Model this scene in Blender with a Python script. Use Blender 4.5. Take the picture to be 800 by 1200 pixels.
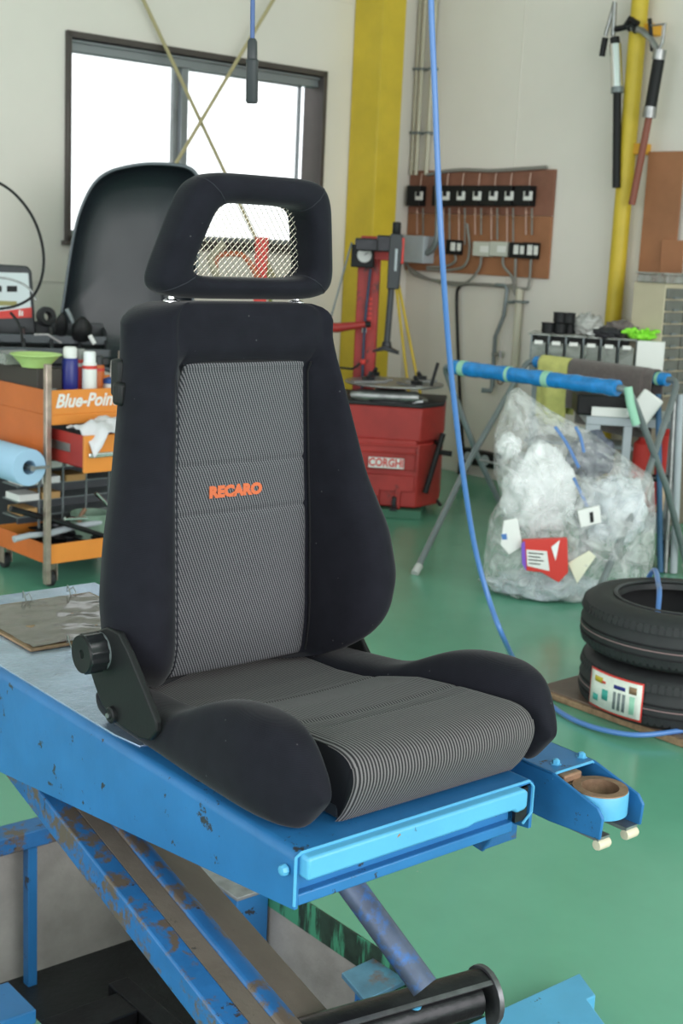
import bpy, bmesh, math, random
from mathutils import Vector, Matrix, noise
random.seed(4)
C = bpy.context.scene.collection
PI = math.pi
for o in list(bpy.data.objects): bpy.data.objects.remove(o)
V3 = Vector
# ------------------------------------------------------------------ camera
FPX, PITCH, ROLL = 1567.4, .1986, .04685
Fw = V3((0, math.cos(PITCH), -math.sin(PITCH)))
u0 = V3((0, math.sin(PITCH), math.cos(PITCH))); x0 = V3((1, 0, 0))
Xc = x0*math.cos(ROLL)+u0*math.sin(ROLL); Uc = u0*math.cos(ROLL)-x0*math.sin(ROLL)
CAM = V3((0, 0, 1.5))
cd = bpy.data.cameras.new('camera'); cam = bpy.data.objects.new('camera', cd); C.objects.link(cam)
cd.sensor_fit = 'VERTICAL'; cd.sensor_height = 22.3; cd.sensor_width = 14.87; cd.lens = FPX/1200*22.3
cam.matrix_world = Matrix(((Xc.x, Uc.x, -Fw.x, CAM.x), (Xc.y, Uc.y, -Fw.y, CAM.y), (Xc.z, Uc.z, -Fw.z, CAM.z), (0, 0, 0, 1)))
cd.dof.use_dof = True; cd.dof.focus_distance = 2.05; cd.dof.aperture_fstop = 5.6
cd.clip_end = 200
bpy.context.scene.camera = cam
# ------------------------------------------------------------------ light
S = bpy.context.scene
S.view_settings.view_transform = 'Standard'; S.view_settings.look = 'None'
S.view_settings.gamma = 1; S.view_settings.exposure = 0.72; S.view_settings.use_curve_mapping = False
wd = bpy.data.worlds.new('sky'); S.world = wd; wd.use_nodes = True
bg = wd.node_tree.nodes['Background']; bg.inputs[0].default_value = (.93, .97, 1, 1); bg.inputs[1].default_value = 1.35
def area(name, loc, target, sx, sy, power, col):
    l = bpy.data.lights.new(name, 'AREA'); l.shape = 'RECTANGLE'; l.size = sx; l.size_y = sy; l.energy = power; l.color = col
    o = bpy.data.objects.new(name, l); C.objects.link(o); o.location = loc
    o.rotation_euler = (V3(target)-V3(loc)).to_track_quat('-Z', 'Y').to_euler(); return o
# ------------------------------------------------------------------ frames: local axes of room and lift
class Frame:
    def __init__(s, O, a):
        s.O = V3(O); s.a = a; s.M = Matrix.Translation(s.O) @ Matrix.Rotation(a, 4, 'Z'); s.Mi = s.M.inverted()
    def w(s, p): return s.M @ V3(p)
    def l(s, p): return s.Mi @ V3(p)
def ray(x, y): return Xc*((x-400)/FPX)-Uc*((y-600)/FPX)+Fw
def hit(x, y, n, c):
    d = ray(x, y); return CAM+d*((c-CAM.dot(n))/d.dot(n))
def atz(x, y, z): return hit(x, y, V3((0, 0, 1)), z)
def aty(x, y, Y): return hit(x, y, V3((0, 1, 0)), Y)
def on(fr, ax, val, x, y):
    n = V3([fr.M[i][ax] for i in range(3)]); return fr.l(hit(x, y, n, fr.O.dot(n)+val))
WORLD = Frame((0, 0, 0), 0)
L = Frame((-0.0365, 1.5538, .75), .69545)       # lift: x lateral, y away, z up from the deck
R = Frame((.3729, 9.4689, 0), .7487)             # room: origin in the far corner
def rw(x, y, d=0): return on(R, 0, -d, x, y)     # a point of the photo on the right wall
# daylight through the open shutters of the workshop
p = R.w((-5.5, -10.4, 2.2)); q = R.w((-4.5, 0, .6)); area('shutter_daylight', p, q, 6.5, 3.6, 150, (1, .985, .95))
p = R.w((-11.4, -5, 2.4)); q = R.w((0, -3, 1.0)); area('side_shutter_daylight', p, q, 6, 3.2, 60, (.96, .98, 1))

# ------------------------------------------------------------------ materials
MT = {}
def mat(name, col, rough=.5, metal=0, var=0, vscale=8, bump=0, bscale=60, sheen=0, alpha=1, trans=0, coat=0, emit=0, spec=.5, ior=1.45, chips=None):
    m = bpy.data.materials.new(name); m.use_nodes = True; nt = m.node_tree; N = nt.nodes; K = nt.links
    b = N['Principled BSDF']; I = b.inputs
    c = (*col, 1) if len(col) == 3 else col
    I['Base Color'].default_value = c; I['Roughness'].default_value = rough; I['Metallic'].default_value = metal
    I['Specular IOR Level'].default_value = spec; I['IOR'].default_value = ior
    if sheen: I['Sheen Weight'].default_value = sheen; I['Sheen Roughness'].default_value = .4
    if coat: I['Coat Weight'].default_value = coat; I['Coat Roughness'].default_value = .1
    if trans: I['Transmission Weight'].default_value = trans
    if alpha < 1: I['Alpha'].default_value = alpha
    if emit: I['Emission Color'].default_value = c; I['Emission Strength'].default_value = emit
    tc = N.new('ShaderNodeTexCoord'); src = None
    def nz(scale, det=5, rg=.6):
        n = N.new('ShaderNodeTexNoise'); n.inputs['Scale'].default_value = scale; n.inputs['Detail'].default_value = det
        n.inputs['Roughness'].default_value = rg; K.new(tc.outputs['Object'], n.inputs['Vector']); return n
    if var:
        n = nz(vscale); r = N.new('ShaderNodeMapRange'); r.inputs[1].default_value = .3; r.inputs[2].default_value = .7
        r.inputs[3].default_value = 1-var; r.inputs[4].default_value = 1+var*.6
        K.new(n.outputs[0], r.inputs[0])
        mx = N.new('ShaderNodeMix'); mx.data_type = 'RGBA'; mx.blend_type = 'MULTIPLY'; mx.inputs[0].default_value = 1
        mx.inputs[6].default_value = c; K.new(r.outputs[0], mx.inputs[7]); src = mx.outputs[2]
    if chips:
        for (ccol, thr, sc, soft, stretch) in chips:
            mp = N.new('ShaderNodeMapping'); mp.inputs['Scale'].default_value = stretch; K.new(tc.outputs['Object'], mp.inputs['Vector'])
            n = nz(sc, 9, .68); K.new(mp.outputs[0], n.inputs['Vector'])
            n2 = nz(sc*.22, 3, .5); ad = N.new('ShaderNodeMath'); ad.operation = 'MULTIPLY_ADD'; ad.inputs[1].default_value = .55
            K.new(n2.outputs[0], ad.inputs[0]); K.new(n.outputs[0], ad.inputs[2])
            r = N.new('ShaderNodeMapRange'); r.inputs[1].default_value = thr; r.inputs[2].default_value = thr+soft; K.new(ad.outputs[0], r.inputs[0])
            mx = N.new('ShaderNodeMix'); mx.data_type = 'RGBA'
            K.new(r.outputs[0], mx.inputs[0])
            if src: K.new(src, mx.inputs[6])
            else: mx.inputs[6].default_value = c
            mx.inputs[7].default_value = (*ccol, 1); src = mx.outputs[2]
    if src: K.new(src, I['Base Color'])
    if bump:
        n = nz(bscale, 6); bp = N.new('ShaderNodeBump'); bp.inputs['Strength'].default_value = bump; bp.inputs['Distance'].default_value = .01
        K.new(n.outputs[0], bp.inputs['Height']); K.new(bp.outputs[0], I['Normal'])
    MT[name] = m; return m
def fabric_striped(name, diag, pitch, c0, c1, duty=.5):
    m = mat(name, c0, .9, sheen=.08, spec=.2); nt = m.node_tree; N = nt.nodes; K = nt.links; b = N['Principled BSDF']
    tc = N.new('ShaderNodeTexCoord'); sp = N.new('ShaderNodeSeparateXYZ'); K.new(tc.outputs['Object'], sp.inputs[0])
    def M(op, a, bb=None):
        n = N.new('ShaderNodeMath'); n.operation = op
        for i, v in enumerate((a, bb)):
            if v is None: continue
            if isinstance(v, (int, float)): n.inputs[i].default_value = v
            else: K.new(v, n.inputs[i])
        return n.outputs[0]
    t = M('ADD', sp.outputs[0], M('MULTIPLY', sp.outputs[2], diag))
    s = M('SINE', M('MULTIPLY', t, 2*PI/pitch))
    if diag:   # little zigzag of the twill
        z = M('SINE', M('MULTIPLY', sp.outputs[2], 2*PI/.0035)); s = M('ADD', s, M('MULTIPLY', z, .35))
    r = N.new('ShaderNodeMapRange'); r.inputs[1].default_value = -.55+duty*.4; r.inputs[2].default_value = .35+duty*.4; K.new(s, r.inputs[0])
    mx = N.new('ShaderNodeMix'); mx.data_type = 'RGBA'; K.new(r.outputs[0], mx.inputs[0])
    mx.inputs[6].default_value = (*c0, 1); mx.inputs[7].default_value = (*c1, 1); K.new(mx.outputs[2], b.inputs['Base Color'])
    bp = N.new('ShaderNodeBump'); bp.inputs['Strength'].default_value = .25; bp.inputs['Distance'].default_value = .001
    K.new(r.outputs[0], bp.inputs['Height']); K.new(bp.outputs[0], b.inputs['Normal']); return m
def fabric_black(name, col):
    m = mat(name, col, .92, sheen=.10, spec=.15, var=.18, vscale=25); nt = m.node_tree; N = nt.nodes; K = nt.links; b = N['Principled BSDF']
    tc = N.new('ShaderNodeTexCoord'); w = N.new('ShaderNodeTexWave'); w.bands_direction = 'Z'; w.inputs['Scale'].default_value = 160
    w.inputs['Distortion'].default_value = .6; K.new(tc.outputs['Object'], w.inputs['Vector'])
    v = N.new('ShaderNodeTexNoise'); v.inputs['Scale'].default_value = 900; K.new(tc.outputs['Object'], v.inputs['Vector'])
    ad = N.new('ShaderNodeMath'); K.new(w.outputs[0], ad.inputs[0]); K.new(v.outputs[0], ad.inputs[1])
    bp = N.new('ShaderNodeBump'); bp.inputs['Strength'].default_value = .16; bp.inputs['Distance'].default_value = .0008
    K.new(ad.outputs[0], bp.inputs['Height']); K.new(bp.outputs[0], b.inputs['Normal'])
    # sparse white lint
    l = N.new('ShaderNodeTexVoronoi'); l.inputs['Scale'].default_value = 34; K.new(tc.outputs['Object'], l.inputs['Vector'])
    lt = N.new('ShaderNodeMath'); lt.operation = 'LESS_THAN'; lt.inputs[1].default_value = .045; K.new(l.outputs['Distance'], lt.inputs[0])
    mx = N.new('ShaderNodeMix'); mx.data_type = 'RGBA'; K.new(lt.outputs[0], mx.inputs[0])
    old = b.inputs['Base Color'].links[0].from_socket; K.new(old, mx.inputs[6]); mx.inputs[7].default_value = (.06, .06, .065, 1)
    K.new(mx.outputs[2], b.inputs['Base Color']); return m
def plastic_film(name, col, diff, rough=.12, bump=.6, bscale=14, tint=(1, 1, 1)):
    m = bpy.data.materials.new(name); m.use_nodes = True; nt = m.node_tree; N = nt.nodes; K = nt.links; N.clear()
    out = N.new('ShaderNodeOutputMaterial'); tr = N.new('ShaderNodeBsdfTransparent'); tr.inputs[0].default_value = (*tint, 1)
    df = N.new('ShaderNodeBsdfPrincipled'); df.inputs['Base Color'].default_value = (*col, 1); df.inputs['Roughness'].default_value = rough
    df.inputs['Specular IOR Level'].default_value = .9
    mx = N.new('ShaderNodeMixShader'); tc = N.new('ShaderNodeTexCoord')
    n = N.new('ShaderNodeTexNoise'); n.inputs['Scale'].default_value = bscale; n.inputs['Detail'].default_value = 7; n.inputs['Distortion'].default_value = 1.2
    K.new(tc.outputs['Object'], n.inputs['Vector'])
    bp = N.new('ShaderNodeBump'); bp.inputs['Strength'].default_value = bump; bp.inputs['Distance'].default_value = .03
    K.new(n.outputs[0], bp.inputs['Height']); K.new(bp.outputs[0], df.inputs['Normal'])
    r = N.new('ShaderNodeMapRange'); r.inputs[1].default_value = .3; r.inputs[2].default_value = .72; r.inputs[3].default_value = max(0, diff-.25); r.inputs[4].default_value = min(1, diff+.25)
    K.new(n.outputs[0], r.inputs[0]); K.new(r.outputs[0], mx.inputs[0])
    K.new(tr.outputs[0], mx.inputs[1]); K.new(df.outputs[0], mx.inputs[2]); K.new(mx.outputs[0], out.inputs[0])
    MT[name] = m; return m

DARKCHIP = ((.03, .035, .04), .98, 40, .02, (1, 1, 1))
blue = mat('blue_paint', (.024, .155, .385), .36, var=.16, vscale=6, bump=.05, bscale=25, chips=[((.03, .035, .045), .925, 42, .015, (1, 1, 1))])
blue_worn = mat('blue_paint_worn', (.022, .13, .34), .42, var=.25, vscale=9, bump=.1, bscale=30, chips=[((.11, .085, .065), .77, 22, .08, (1, 1, 1)), ((.04, .035, .035), .93, 60, .03, (1, 1, 1))])
blue_light = mat('light_blue_paint', (.095, .38, .63), .34, var=.08, vscale=8, bump=.04, chips=[((.05, .06, .07), .975, 38, .02, (1, 1, 1)), ((.30, .17, .10), 1.02, 60, .02, (1, 1, 1))])
deck = mat('worn_deck_paint', (.40, .52, .68), .23, .65, var=.2, vscale=14, bump=.10, bscale=45, chips=[((.05, .17, .38), .80, 5, .15, (1, 1, 1)), ((.06, .07, .09), .93, 90, .04, (1, 5, 1))])
grime = mat('brown_grime', (.135, .112, .09), .72, var=.22, vscale=7, bump=.15, bscale=90, chips=[((.05, .045, .04), 1.0, 120, .02, (1, 1, 1))])
steel_blue = mat('cylinder_grey_blue', (.10, .13, .20), .42, .3, var=.3, vscale=12, chips=[((.05, .15, .40), .80, 22, .12, (1, 1, 1))])
oily = mat('oily_black_steel', (.025, .025, .028), .28, .5, var=.3, vscale=20, bump=.2, bscale=30)
rubber = mat('black_rubber', (.022, .023, .025), .62, var=.15, vscale=30)
blackp = mat('black_plastic', (.011, .0115, .0125), .5, spec=.3, var=.1, bump=.04, bscale=200)
blackg = mat('dark_grey_plastic', (.035, .038, .043), .45, var=.12)
seat_black = fabric_black('black_seat_cloth', (.0112, .0112, .0165))
insert_back = fabric_striped('diagonal_grey_cloth', .42, .0048, (.028, .031, .036), (.160, .155, .168), .25)
insert_seat = fabric_striped('pinstriped_grey_cloth', 0, .0052, (.022, .021, .023), (.165, .152, .158), .45)
orange_thread = mat('orange_thread', (.58, .135, .055), .85)
thread = mat('dark_thread', (.006, .006, .008), .9)
chrome = mat('chrome', (.75, .76, .78), .18, 1)
wire = mat('pale_wire', (.62, .58, .48), .35, .7)
steel = mat('dull_steel', (.34, .34, .34), .38, .85, var=.25, vscale=25, bump=.05)
greysteel = mat('grey_painted_tube', (.20, .23, .24), .42, .3, var=.15)
rusty = mat('rusty_steel', (.28, .17, .11), .6, .5, var=.35, vscale=40, bump=.15)
red = mat('tyre_changer_red', (.40, .035, .03), .45, var=.25, vscale=5, bump=.05, chips=[((.07, .03, .03), .90, 12, .12, (1, 1, 1))])
redbright = mat('bright_red', (.65, .05, .04), .45)
yellow = mat('yellow_paint', (.62, .45, .035), .45, var=.14, vscale=4, bump=.06, bscale=20, chips=[((.22, .16, .05), 1.0, 20, .03, (1, 1, 1))])
orange = mat('orange_paint', (.78, .27, .045), .42, var=.08, vscale=6)
orange_d = mat('deep_orange_paint', (.62, .15, .03), .45, var=.1, vscale=6)
white = mat('white_paint', (.78, .78, .76), .5)
paper = mat('white_paper', (.80, .80, .78), .8, bump=.2, bscale=15)
wallm = mat('painted_wall_panel', (.76, .715, .66), .6, var=.045, vscale=1.1, bump=.03, bscale=5, chips=[((.33, .31, .27), 1.02, 4.0, .16, (1, 1, .6))])
concrete = mat('pit_concrete', (.33, .315, .29), .85, var=.28, vscale=5, bump=.4, bscale=18, chips=[((.10, .09, .085), .88, 6, .2, (1, 1, .3))])
floor_dark = mat('pit_floor_oil', (.02, .021, .022), .4, var=.4, vscale=6, bump=.2)
wood = mat('plywood', (.36, .155, .075), .6, var=.2, vscale=3, bump=.1, bscale=12)
wood_d = mat('dark_board', (.16, .11, .085), .55, var=.3, vscale=6, bump=.15)
wood_edge = mat('board_edge', (.30, .19, .11), .7, var=.4, vscale=40)
brownframe = mat('dark_bronze_frame', (.085, .072, .068), .4, .4, var=.1)
alu = mat('grey_aluminium', (.27, .29, .31), .4, .6)
glass = None
bluehose = mat('blue_rubber_hose', (.08, .20, .50), .35, coat=.3)
bluefilm = mat('blue_plastic_wrap', (.01, .23, .62), .22, var=.3, vscale=22, bump=.55, bscale=40, coat=.4)
greentape = mat('pale_green_tape', (.30, .58, .43), .55)
towelm = mat('taupe_towel', (.155, .125, .12), .95, var=.2, vscale=60, bump=.6, bscale=300, sheen=.3)
yellowcloth = mat('yellow_cloth', (.62, .60, .20), .9, var=.12, vscale=30, bump=.3, bscale=150)
bag = plastic_film('clear_bag_film', (.92, .93, .94), .30, .10, .9, 13)
clearp = plastic_film('clear_box_plastic', (.45, .46, .44), .55, .15, .15, 8, (.9, .92, .9))
cream = mat('cream_plastic', (.52, .46, .33), .5, var=.06)
lgrey = mat('light_grey_enamel', (.42, .46, .50), .45, var=.08)
pvc = mat('cream_conduit', (.55, .52, .42), .5)
cable = mat('grey_cable', (.24, .23, .21), .6)
limeg = mat('lime_plastic', (.50, .70, .24), .35)
limeglove = mat('lime_glove', (.28, .78, .05), .7, bump=.4, bscale=40)
bluepaper = mat('pale_blue_paper', (.38, .58, .78), .9, bump=.08, bscale=120)
whitecloth = mat('white_cloth', (.72, .70, .74), .9, bump=.5, bscale=30)
navy = mat('navy_print', (.02, .025, .20), .3)
hoodm = mat('wheel_guard_plastic', (.017, .022, .028), .33, var=.2, vscale=3, bump=.03)
hoodrim = mat('wheel_guard_rim', (.11, .13, .15), .35)
purple = mat('purple_plastic', (.22, .10, .55), .4)
blueshiny = mat('sticker_teal', (.05, .35, .30), .5)
floorg = mat('green_epoxy_floor', (.135, .385, .265), .25, var=.12, vscale=1.3, bump=.045, bscale=7, coat=.15,
             chips=[((.05, .20, .13), .95, 3.2, .18, (1, 1, 1)), ((.30, .40, .33), 1.02, 30, .02, (1, 1, 1))])

# ------------------------------------------------------------------ mesh builder
class MB:
    def __init__(s): s.v = []; s.f = []; s.mi = []; s.m = 0
    def add(s, vs, fs):
        n = len(s.v); s.v += [V3(a) for a in vs]
        for f in fs: s.f.append([i+n for i in f]); s.mi.append(s.m)
        return s
    def box(s, a, b, rz=0, rx=0, ry=0):           # a, b: opposite corners
        a = V3(a); b = V3(b); c = (a+b)/2; h = (b-a)/2
        M = Matrix.Rotation(rz, 3, 'Z') @ Matrix.Rotation(rx, 3, 'X') @ Matrix.Rotation(ry, 3, 'Y')
        vs = [c+M @ V3((h.x*i, h.y*j, h.z*k)) for i in (-1, 1) for j in (-1, 1) for k in (-1, 1)]
        return s.add(vs, [(0, 1, 3, 2), (4, 6, 7, 5), (0, 4, 5, 1), (2, 3, 7, 6), (0, 2, 6, 4), (1, 5, 7, 3)])
    def tube(s, pts, r, n=10, caps=True, sq=False):
        pts = [V3(p) for p in pts]; R_ = r if isinstance(r, (list, tuple)) else [r]*len(pts)
        N = len(s.v); up = None
        for i, p in enumerate(pts):
            t = ((pts[min(i+1, len(pts)-1)]-pts[max(i-1, 0)])).normalized()
            if up is None: up = V3((0, 0, 1)) if abs(t.z) < .9 else V3((1, 0, 0))
            sx = t.cross(up).normalized(); up = sx.cross(t).normalized()
            for k in range(n):
                a = 2*PI*(k+.5)/n; q = R_[i]*(1.41 if sq else 1)
                s.v.append(p+sx*math.cos(a)*q+up*math.sin(a)*q)
        for i in range(len(pts)-1):
            for k in range(n):
                k2 = (k+1) % n; s.f.append([N+i*n+k, N+i*n+k2, N+(i+1)*n+k2, N+(i+1)*n+k]); s.mi.append(s.m)
        if caps:
            s.f.append([N+k for k in range(n)][::-1]); s.mi.append(s.m)
            s.f.append([N+(len(pts)-1)*n+k for k in range(n)]); s.mi.append(s.m)
        return s
    def lathe(s, c, prof, n=24, axis=(0, 0, 1)):   # prof: (radius, height)
        c = V3(c); q = V3((0, 0, 1)).rotation_difference(V3(axis)); N = len(s.v)
        for (r, h) in prof:
            for k in range(n):
                a = 2*PI*k/n; s.v.append(c+q @ V3((r*math.cos(a), r*math.sin(a), h)))
        for i in range(len(prof)-1):
            for k in range(n):
                k2 = (k+1) % n; s.f.append([N+i*n+k, N+i*n+k2, N+(i+1)*n+k2, N+(i+1)*n+k]); s.mi.append(s.m)
        if prof[0][0] > 1e-5: s.f.append([N+k for k in range(n)][::-1]); s.mi.append(s.m)
        if prof[-1][0] > 1e-5: s.f.append([N+(len(prof)-1)*n+k for k in range(n)]); s.mi.append(s.m)
        return s
    def ring(s, c, prof, n=32, axis=(0, 0, 1)):    # closed profile swept round
        c = V3(c); q = V3((0, 0, 1)).rotation_difference(V3(axis)); N = len(s.v); m = len(prof)
        for k in range(n):
            a = 2*PI*k/n
            for (r, h) in prof: s.v.append(c+q @ V3((r*math.cos(a), r*math.sin(a), h)))
        for k in range(n):
            for i in range(m):
                a, b = N+k*m, N+((k+1) % n)*m; j = (i+1) % m
                s.f.append([a+i, b+i, b+j, a+j]); s.mi.append(s.m)
        return s
    def prism(s, poly, ax, d0, d1):                # poly in the plane across axis ax (0: y,z  1: x,z  2: x,y)
        def P(a, b, d): return [(d, a, b), (a, d, b), (a, b, d)][ax]
        n = len(poly); vs = [P(a, b, d0) for a, b in poly]+[P(a, b, d1) for a, b in poly]
        fs = [list(range(n))[::-1], list(range(n, 2*n))]+[(i, (i+1) % n, n+(i+1) % n, n+i) for i in range(n)]
        return s.add(vs, fs)
    def loft(s, rings, closed=True, caps=True):
        N = len(s.v); n = len(rings[0])
        for r in rings: s.v += [V3(p) for p in r]
        for i in range(len(rings)-1):
            for k in range(n if closed else n-1):
                k2 = (k+1) % n; s.f.append([N+i*n+k, N+i*n+k2, N+(i+1)*n+k2, N+(i+1)*n+k]); s.mi.append(s.m)
        if caps:
            for base, rev in ((N, True), (N+(len(rings)-1)*n, False)):
                c = sum((s.v[base+k] for k in range(n)), V3())/n; s.v.append(c); ci = len(s.v)-1
                for k in range(n):
                    t = [base+k, base+(k+1) % n, ci]; s.f.append(t[::-1] if rev else t); s.mi.append(s.m)
        return s
    def grid(s, rows, thick=0):
        s.loft(rows, closed=False, caps=False); return s
    def mesh(s, name, off=V3(), mats=(), smooth=None, flip=False):
        me = bpy.data.meshes.new(name); me.from_pydata([tuple(p-off) for p in s.v], [], s.f)
        for m in mats: me.materials.append(m)
        for p, i in zip(me.polygons, s.mi): p.material_index = i
        b = bmesh.new(); b.from_mesh(me); bmesh.ops.recalc_face_normals(b, faces=b.faces); b.to_mesh(me); b.free()
        if smooth is not None:
            for p in me.polygons: p.use_smooth = True
            if smooth < 3: me.set_sharp_from_angle(angle=smooth)
        return me
def finish(o, bevel=0, sub=0, solid=0, seg=2):
    if solid:
        m = o.modifiers.new('thickness', 'SOLIDIFY'); m.thickness = solid; m.offset = 0
    if bevel:
        m = o.modifiers.new('edge', 'BEVEL'); m.width = bevel; m.segments = seg; m.limit_method = 'ANGLE'; m.angle_limit = .6; m.harden_normals = False
    if sub:
        m = o.modifiers.new('soft', 'SUBSURF'); m.levels = sub; m.render_levels = sub
ORG = {}
class Thing:                                       # an Empty at the thing's base; parts are built in the frame's coordinates
    def __init__(s, name, label, cat, fr, org, group=None, rz=0):
        s.fr = fr; s.org = V3(org); e = bpy.data.objects.new(name, None); e.empty_display_size = .05; C.objects.link(e)
        e.location = fr.w(org); e.rotation_euler = (0, 0, fr.a+rz); e['label'] = label; e['category'] = cat
        if group: e['group'] = group
        s.e = e
    def part(s, name, mb, mats, parent=None, smooth=.7, bevel=0, sub=0, solid=0, seg=2, label=None, kind=None):
        if not isinstance(mats, (list, tuple)): mats = [mats]
        o = bpy.data.objects.new(name, mb.mesh(name, s.org, mats, smooth)); C.objects.link(o); o.parent = parent or s.e; ORG[o.name] = s.org
        finish(o, bevel, sub, solid, seg)
        if label: o['label'] = label
        if kind: o['kind'] = kind
        return o
def local(name, label, cat, pos, rz=0, group=None):  # a thing with a frame of its own at world pos
    return Thing(name, label, cat, Frame(pos, rz), (0, 0, 0), group)
def solo(name, label, cat, mb, mats, fr=WORLD, org=(0, 0, 0), group=None, kind=None, smooth=.7, **kw):
    if not isinstance(mats, (list, tuple)): mats = [mats]
    o = bpy.data.objects.new(name, mb.mesh(name, V3(org), mats, smooth)); C.objects.link(o)
    o.location = fr.w(org); o.rotation_euler = (0, 0, fr.a); finish(o, **kw)
    if label: o['label'] = label
    if cat: o['category'] = cat
    if group: o['group'] = group
    if kind: o['kind'] = kind
    return o
def struct(name, mb, mats, fr=R, org=(0, 0, 0), **kw): return solo(name, None, None, mb, mats, fr, org, None, 'structure', **kw)
def child(par, name, mb, mats, org=None, smooth=.7, kind=None, **kw):
    if org is None: org = ORG.get(par.name, V3())
    if not isinstance(mats, (list, tuple)): mats = [mats]
    o = bpy.data.objects.new(name, mb.mesh(name, V3(org), mats, smooth)); C.objects.link(o); o.parent = par; finish(o, **kw)
    if kind: o['kind'] = kind
    return o
def kids(o): return [c for c in bpy.data.objects if c.parent == o]
def dup(o, loc=None, rz=None, label=None, parent=None):
    c = o.copy(); C.objects.link(c); c.parent = parent
    if loc is not None: c.location = loc
    if rz is not None: c.rotation_euler = (0, 0, rz)
    if label: c['label'] = label
    for k in kids(o): dup(k, parent=c)
    return c
def spline(pts, n):                                # open Catmull-Rom through points of any dimension
    P = [list(p) for p in pts]; P = [[2*a-b for a, b in zip(P[0], P[1])]]+P+[[2*a-b for a, b in zip(P[-1], P[-2])]]
    out = []; m = len(P)-3
    for j in range(n):
        t = j/(n-1)*m; i = min(int(t), m-1); t -= i; a, b, c, d = P[i:i+4]
        out.append([.5*(2*b[k]+(c[k]-a[k])*t+(2*a[k]-5*b[k]+4*c[k]-d[k])*t*t+(3*b[k]-a[k]-3*c[k]+d[k])*t**3) for k in range(len(a))])
    return out
def smooth_interp(tab, x, h=.014):
    R_ = [interp(tab, x+h*k) for k in (-1, -.5, 0, .5, 1)]; return [sum(r[i] for r in R_)/5 for i in range(len(R_[0]))]
def interp(tab, x):
    if x <= tab[0][0]: return list(tab[0][1:])
    for a, b in zip(tab, tab[1:]):
        if x <= b[0]:
            t = (x-a[0])/(b[0]-a[0]); return [p+(q-p)*t for p, q in zip(a[1:], b[1:])]
    return list(tab[-1][1:])
def text_mesh(txt, size, extrude=.0, shear=0, bold=0, xs=1, spacing=1):
    c = bpy.data.curves.new('lettering', 'FONT'); c.body = txt; c.size = size; c.extrude = extrude; c.shear = shear; c.offset = bold
    c.align_x = 'CENTER'; c.align_y = 'CENTER'; c.space_character = spacing; c.resolution_u = 3
    o = bpy.data.objects.new('tmp', c); C.objects.link(o); dg = bpy.context.evaluated_depsgraph_get(); dg.update()
    me = bpy.data.meshes.new_from_object(o.evaluated_get(dg)); bpy.data.objects.remove(o)
    for v in me.vertices: v.co.x *= xs
    return me
def lettering(par, txt, pos, xdir, updir, size, m, name='lettering', **kw):
    me = text_mesh(txt, size, **kw); me.materials.clear(); me.materials.append(m)
    x = V3(xdir).normalized(); up = V3(updir).normalized(); z = x.cross(up)
    o = bpy.data.objects.new(name, me); C.objects.link(o); o.parent = par
    o.matrix_local = Matrix(((x.x, up.x, z.x, pos[0]), (x.y, up.y, z.y, pos[1]), (x.z, up.z, z.z, pos[2]), (0, 0, 0, 1))); return o

# ================================================================== THE SETTING
# floor with the service pit cut out (lift coordinates; floor is z=-.75 there)
FZ = -.75; PU0, PU1, PV0, PV1, PVS = .115, .84, -.75, 1.76, .97; PUL = -1.3
m = MB()
def slab(a, b, c, d): m.add([(a, b, FZ), (c, b, FZ), (c, d, FZ), (a, d, FZ)], [(0, 1, 2, 3)])
slab(-12, PV1, 13, 14); slab(PU1, -12, 13, PV1); slab(-12, -12, PU0, PVS); slab(PU0, -12, PU1, PV0); slab(-12, PVS, PUL, PV1)
struct('floor', m, floorg, L, smooth=None)
m = MB(); PB = -1.19
m.box((PUL-.1, PV1, PB), (PU1+.1, PV1+.1, FZ-.001)); m.box((PU1, PV0-.1, PB), (PU1+.1, PV1, FZ-.001))
m.box((PU0-.1, PV0, PB), (PU0, PVS, FZ-.001)); m.box((PUL, PVS-.1, PB), (PU0, PVS, FZ-.001)); m.box((PU0, PV0-.1, PB), (PU1, PV0, FZ-.001)); m.box((PUL-.1, PVS, PB), (PUL, PV1, FZ-.001))
struct('wall_pit', m, concrete, L, smooth=None)
m = MB().box((PUL, PVS, PB-.05), (PU1, PV1, PB)); m.box((PU0, PV0, PB-.05), (PU1, PVS, PB)); struct('trim_1', m, floor_dark, L, smooth=None)
m = MB(); m.box((PU1-.004, PV0, FZ-.075), (PU1+.002, PV1, FZ-.001)); struct('trim_2', m, mat('dark_green_drips', (.02, .045, .03), .6, var=.6, vscale=25, chips=[((.05, .25, .14), .80, 20, .06, (1, 1, .12))]), L, smooth=None)
# walls (room frame). window hole in the far wall
WX0, WX1, WZ0, WZ1 = -2.72, -.83, 1.44, 2.56; H = 4.3
m = MB(); m.box((-11.5, 0, 0), (WX0, .12, H)); m.box((WX1, 0, 0), (.12, .12, H)); m.box((WX0, 0, 0), (WX1, .12, WZ0)); m.box((WX0, 0, WZ1), (WX1, .12, H))
struct('wall_left', m, wallm, smooth=None)
m = MB().box((0, -10.8, 0), (.12, 0, H)); wr = struct('wall_right', m, wallm, smooth=None)
m = MB().box((-11.5, -10.8, H), (.12, .12, H+.1)); struct('ceiling', m, white, smooth=None)
# cover strips over the joints of the wall panels
m = MB()
for z in (1.21, 3.0): m.box((-11.4, -.006, z), (-.42, .001, z+.012))
for y in (-.92, -3.0, -4.6): m.box((-.004, y, 0), (.001, y+.006, H))
struct('trim_3', m, wallm, smooth=None)
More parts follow.
